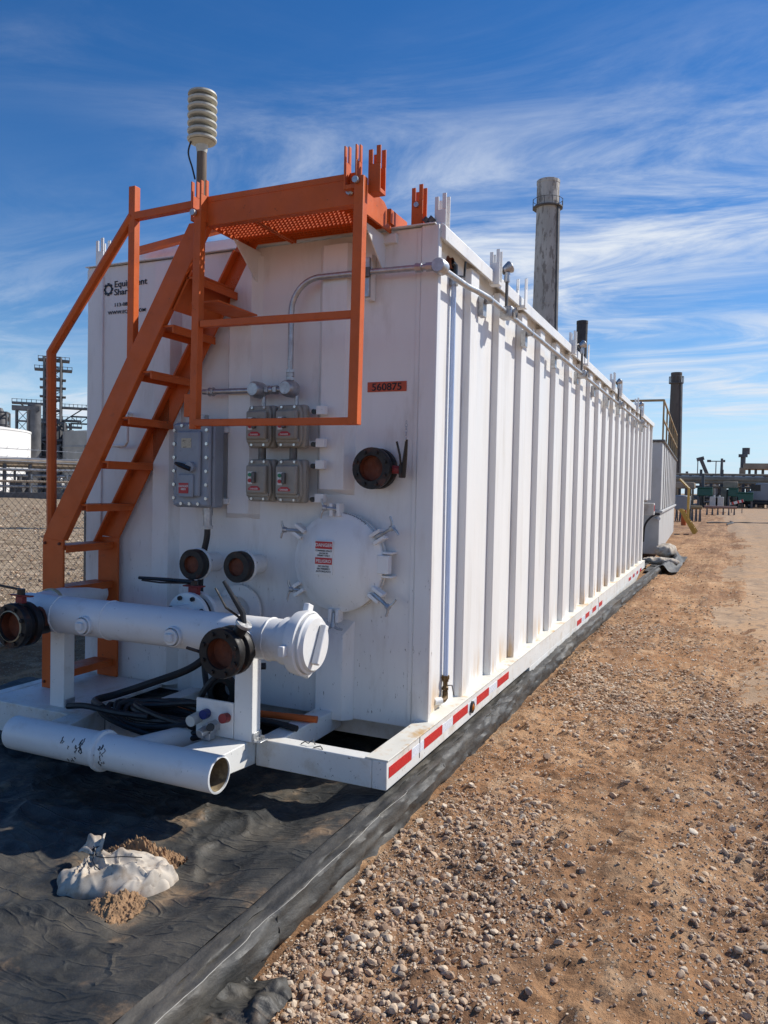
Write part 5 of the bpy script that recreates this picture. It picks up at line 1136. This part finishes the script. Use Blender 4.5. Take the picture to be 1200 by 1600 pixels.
MB().box(bx0, bx1, 95, 99, at(0, 1.9, 96).z, at(0, 2.35, 96).z).build('roof', PIPEBR, bh, .1)
MB().box(bx0+.3, bx1-.3, 96, 98, 0, at(0, 1.2, 96).z).build('machine', DKSTEEL, bh, .2)
for x in (bx0+.15, bx1-.15): MB().box(x-.12, x+.12, 95.1, 95.4, 0, at(0, 1.9, 96).z).build('post', PIPEBR, bh)
sh2 = thing('plant_shelter', (.0, 98, 0), 'brown boxy shelter in the middle of the pipe rack', 'shelter')
bx0, bx1 = at(-.42, 0, 98).x, at(.55, 0, 98).x
MB().box(bx0, bx1, 97, 100, at(0, 2.0, 98).z, at(0, 2.45, 98).z).build('roof', PIPEBR, sh2, .1)
MB().box(bx0+.2, bx1-.9, 97.5, 99.5, 0, at(0, 1.9, 98).z).build('machine', CONCD, sh2, .1)
for x in (bx0+.1, bx1-.2): MB().box(x-.3, x+.3, 97.1, 97.6, 0, at(0, 2.0, 98).z).build('post', PIPEBR, sh2)
for i, x in enumerate((-.98, -.62)):
    bx = at(x, 0, 90).x; o = MB().box(bx-.42, bx+.42, 89.6, 90.4, .15, 1.25).box(bx-.5, bx+.5, 89.5, 90.5, .0, .149).box(bx-.1, bx+.1, 89.9, 90.1, 1.25, 1.42).build('tote_tank', SLABW, None, .06); tag(o, ('left' if i == 0 else 'right')+' one of two white totes below the pipe rack', 'tote')
# cranes and lamps on the skyline
cr = thing('crane', (at(-1.45, 0, 220).x, 220, 0), 'dark crane boom leaning on the skyline right of the chimney', 'crane')
q0, q1 = at(-1.35, 2.6, 220), at(-1.95, 4.05, 220); MB().bar(q0, q1, 1.2, .9).build('boom', DKSTEEL, cr); MB().bar(q1-V(1, 0, .2), q1+V(.8, 0, .3), 1.0, .9).build('boom_head', DKSTEEL, cr)
MB().cyl(q1-V(.7, 0, 0), q1-V(.7, 0, 4.0), .12, 6).box(q1.x-1.1, q1.x-.3, 219.6, 220.4, q1.z-4.8, q1.z-3.9).build('hook_line', DKSTEEL, cr)
MB().box(q0.x-2, q0.x+2.5, 218, 222, .8, 4.5).build('cab', DKSTEEL, cr, .2); MB().box(q0.x-4, q0.x+4, 217.5, 222.5, 0, 1.2).build('carriage', DKSTEEL, cr, .2); MB().bar(V(q0.x, 220, 4), q0, 1.2, 1.0).build('boom_foot', DKSTEEL, cr)
lm = thing('light_mast', (at(-.93, 0, 180).x, 180, 0), 'thin light mast with twin heads on the right skyline', 'lamp')
q = at(-.93, 3.9, 180); MB().cyl((q.x, 180, 0), q, .11, 8).build('mast', GTANK, lm); MB().bar(q-V(1.6,0,0), q+V(1.6,0,0), .25, .2).build('crossarm', DKSTEEL, lm)
for s_ in (-1.4, 1.4): MB().box(q.x+s_-.4, q.x+s_+.4, 179.7, 180.3, q.z-.2, q.z+.3).build('lamp_head', DKSTEEL, lm, .05)
for i, (x, z, Y) in enumerate(((-.55, 4.1, 120), (-1.75, 3.0, 97), (-2.85, 3.15, 110))):
    q = at(x, z, Y); o = MB().tube([(q.x, Y, 0), (q.x, Y, q.z*.7), q], [.22, .2, .16], 8).box(q.x-.25, q.x+.25, Y-.25, Y+.25, 0, .3).build('vent_pipe', DKSTEEL); tag(o, ('thin tall dark vent pipe right of the light mast', 'dark post sticking up through the pipe rack left of the white totes', 'short dark vent pipe just right of the dark chimney')[i], 'pipe')
# long sawhorse tables with pipes in the yard
def trestle(x60a, x60b, Y, z, n, mt, label):
    t = thing('pipe_stand', ((x60a+x60b)/2*Y/60, Y, 0), label, 'pipe stand')
    a, b = x60a*Y/60, x60b*Y/60; MB().cyl((a, Y, z), (b, Y, z), .10, 10).build('pipe', mt, t); MB().cyl((a, Y+.4, z), (b, Y+.4, z-.03), .07, 8).build('pipe', mt, t)
    for k in range(n):
        x = a+(b-a)*(k+.5)/n; MB().bar((x-.03, Y-.15, 0), (x, Y, z-.1), .07, .07, (1,0,0)).bar((x+.03, Y+.55, 0), (x, Y+.4, z-.1), .07, .07, (1,0,0)).bar((x, Y-.15, z-.16), (x, Y+.6, z-.16), .08, .08).build('trestle', DKSTEEL, t)
trestle(-3.6, -1.75, 46, .78, 7, TANPAINT, 'tan pipe on dark trestles just right of the yellow stair')
trestle(-1.6, .55, 62, .58, 6, M('salmon_pipe', (.34, .20, .15), .6), 'long salmon coloured pipe on trestles across the yard')
cb_ = MB().tube([(at(-1.3, 0, 47).x+t_*7, 44+6*t_+.35*math.sin(t_*9), .035+.012*math.sin(t_*31)) for t_ in np.linspace(0, 1, 40)], .035, 6).build('ground_cable', BLACK); tag(cb_, 'long black cable lying across the road', 'cable')
cv = MB().tube([(.1+.15*math.sin(t_*5), 47.3-5.5*t_, .03) for t_ in np.linspace(0, 1, 20)], .035, 6).build('ground_cable', BLACK); tag(cv, 'short black cable end beside the long cable on the road', 'cable')
bd = thing('grey_drum', (-2.0, 40, 0), 'pale grey drum beside the orange post behind the yellow stair', 'drum')
MB().lathe([(.32, .75), (.36, .8), (.36, 1.4), (.32, 1.45), (0, 1.47)], (-2.05, 40, 0), (0,0,1), 20).build('shell', GTANK, bd); MB().lathe([(.12, .0), (.12, .75)], (-1.98, 40, 0), (0,0,1), 12).build('orange_base', ORANGE, bd)
MB().tube([(-1.72, 40, 0), (-1.70, 40, .9), (-1.78, 40, 1.2)], .05, 6).build('side_hose', BLACK, bd)
# parked truck at the right edge
tk = thing('parked_truck', (at(1.95, 0, 98).x, 98, 0), 'dark parked truck with pale cab at the right edge of the yard', 'truck')
bx = at(2.1, 0, 98).x
MB().prism([(bx-1.9, .9), (bx+2.4, .9), (bx+2.4, 2.9), (bx-.6, 2.9), (bx-1.3, 1.9), (bx-1.9, 1.8)], 97, 99.2).build('cab', GTANK, tk, .12)
MB().box(bx-2.1, bx+4, 96.9, 99.3, .45, .9).build('chassis', BLACK, tk, .1); MB().box(bx-1.2, bx-.2, 96.97, 96.995, 2.0, 2.7).build('window', BLACKP, tk)
for x in (bx-1.2, bx+1.9):
    w = MB().lathe([(.25, -.15), (.5, -.15), (.5, .15), (.25, .15)], (x, 97.1, .5), (0, 1, 0), 20).build('wheel', BLACK, tk); MB().lathe([(.25, -.12), (.1, -.1), (0, -.1)], (x, 97.1, .5), (0, 1, 0), 14).build('rim', GTANK, w)
br = thing('striped_barricade', (at(.55, 0, 70).x, 70, 0), 'small red and white barricade beside the salmon pipe', 'barricade')
q = at(.52, 1.0, 70); MB().bar(q-V(.5, 0, .15), q+V(.5, 0, .15), .05, .22).build('board', WLAB, br)
for k in (-.3, .1, .4): MB().bar(q+V(k-.06, -.04, .3*k-.02), q+V(k+.06, -.04, .3*k+.02), .02, .23).build('red_stripe', REDTAPE, br)
for k in (-.4, .4): MB().bar((q.x+k, 70, 0), (q.x+k, 70, q.z), .06, .06, (1,0,0)).build('leg', DKSTEEL, br)

# groups for things that come in several
for base, g in (('concrete_chimney', 'concrete chimneys on the skyline'), ('process_tower', 'process towers on the left skyline'), ('green_unit', 'teal green equipment under the pipe rack'), ('plant_shelter', 'brown shelters under the pipe rack'),
                ('tote_tank', 'white totes in the yard'), ('vent_pipe', 'dark vent pipes on the right skyline'), ('pipe_stand', 'pipes on trestles in the yard'), ('ground_cable', 'black cables on the road'), ('sandbag', 'white sandbags on the liner'),
                ('hose', 'black hoses on the skid'), ('orange_sleeve', 'orange hoses on the skid'), ('storage_tank', 'steel storage tanks in a row'), ('soil_spill', 'soil spilled around the sandbag')):
    for o in bpy.data.objects:
        if o.parent is None and o.name.split('.')[0] == base: o['group'] = g
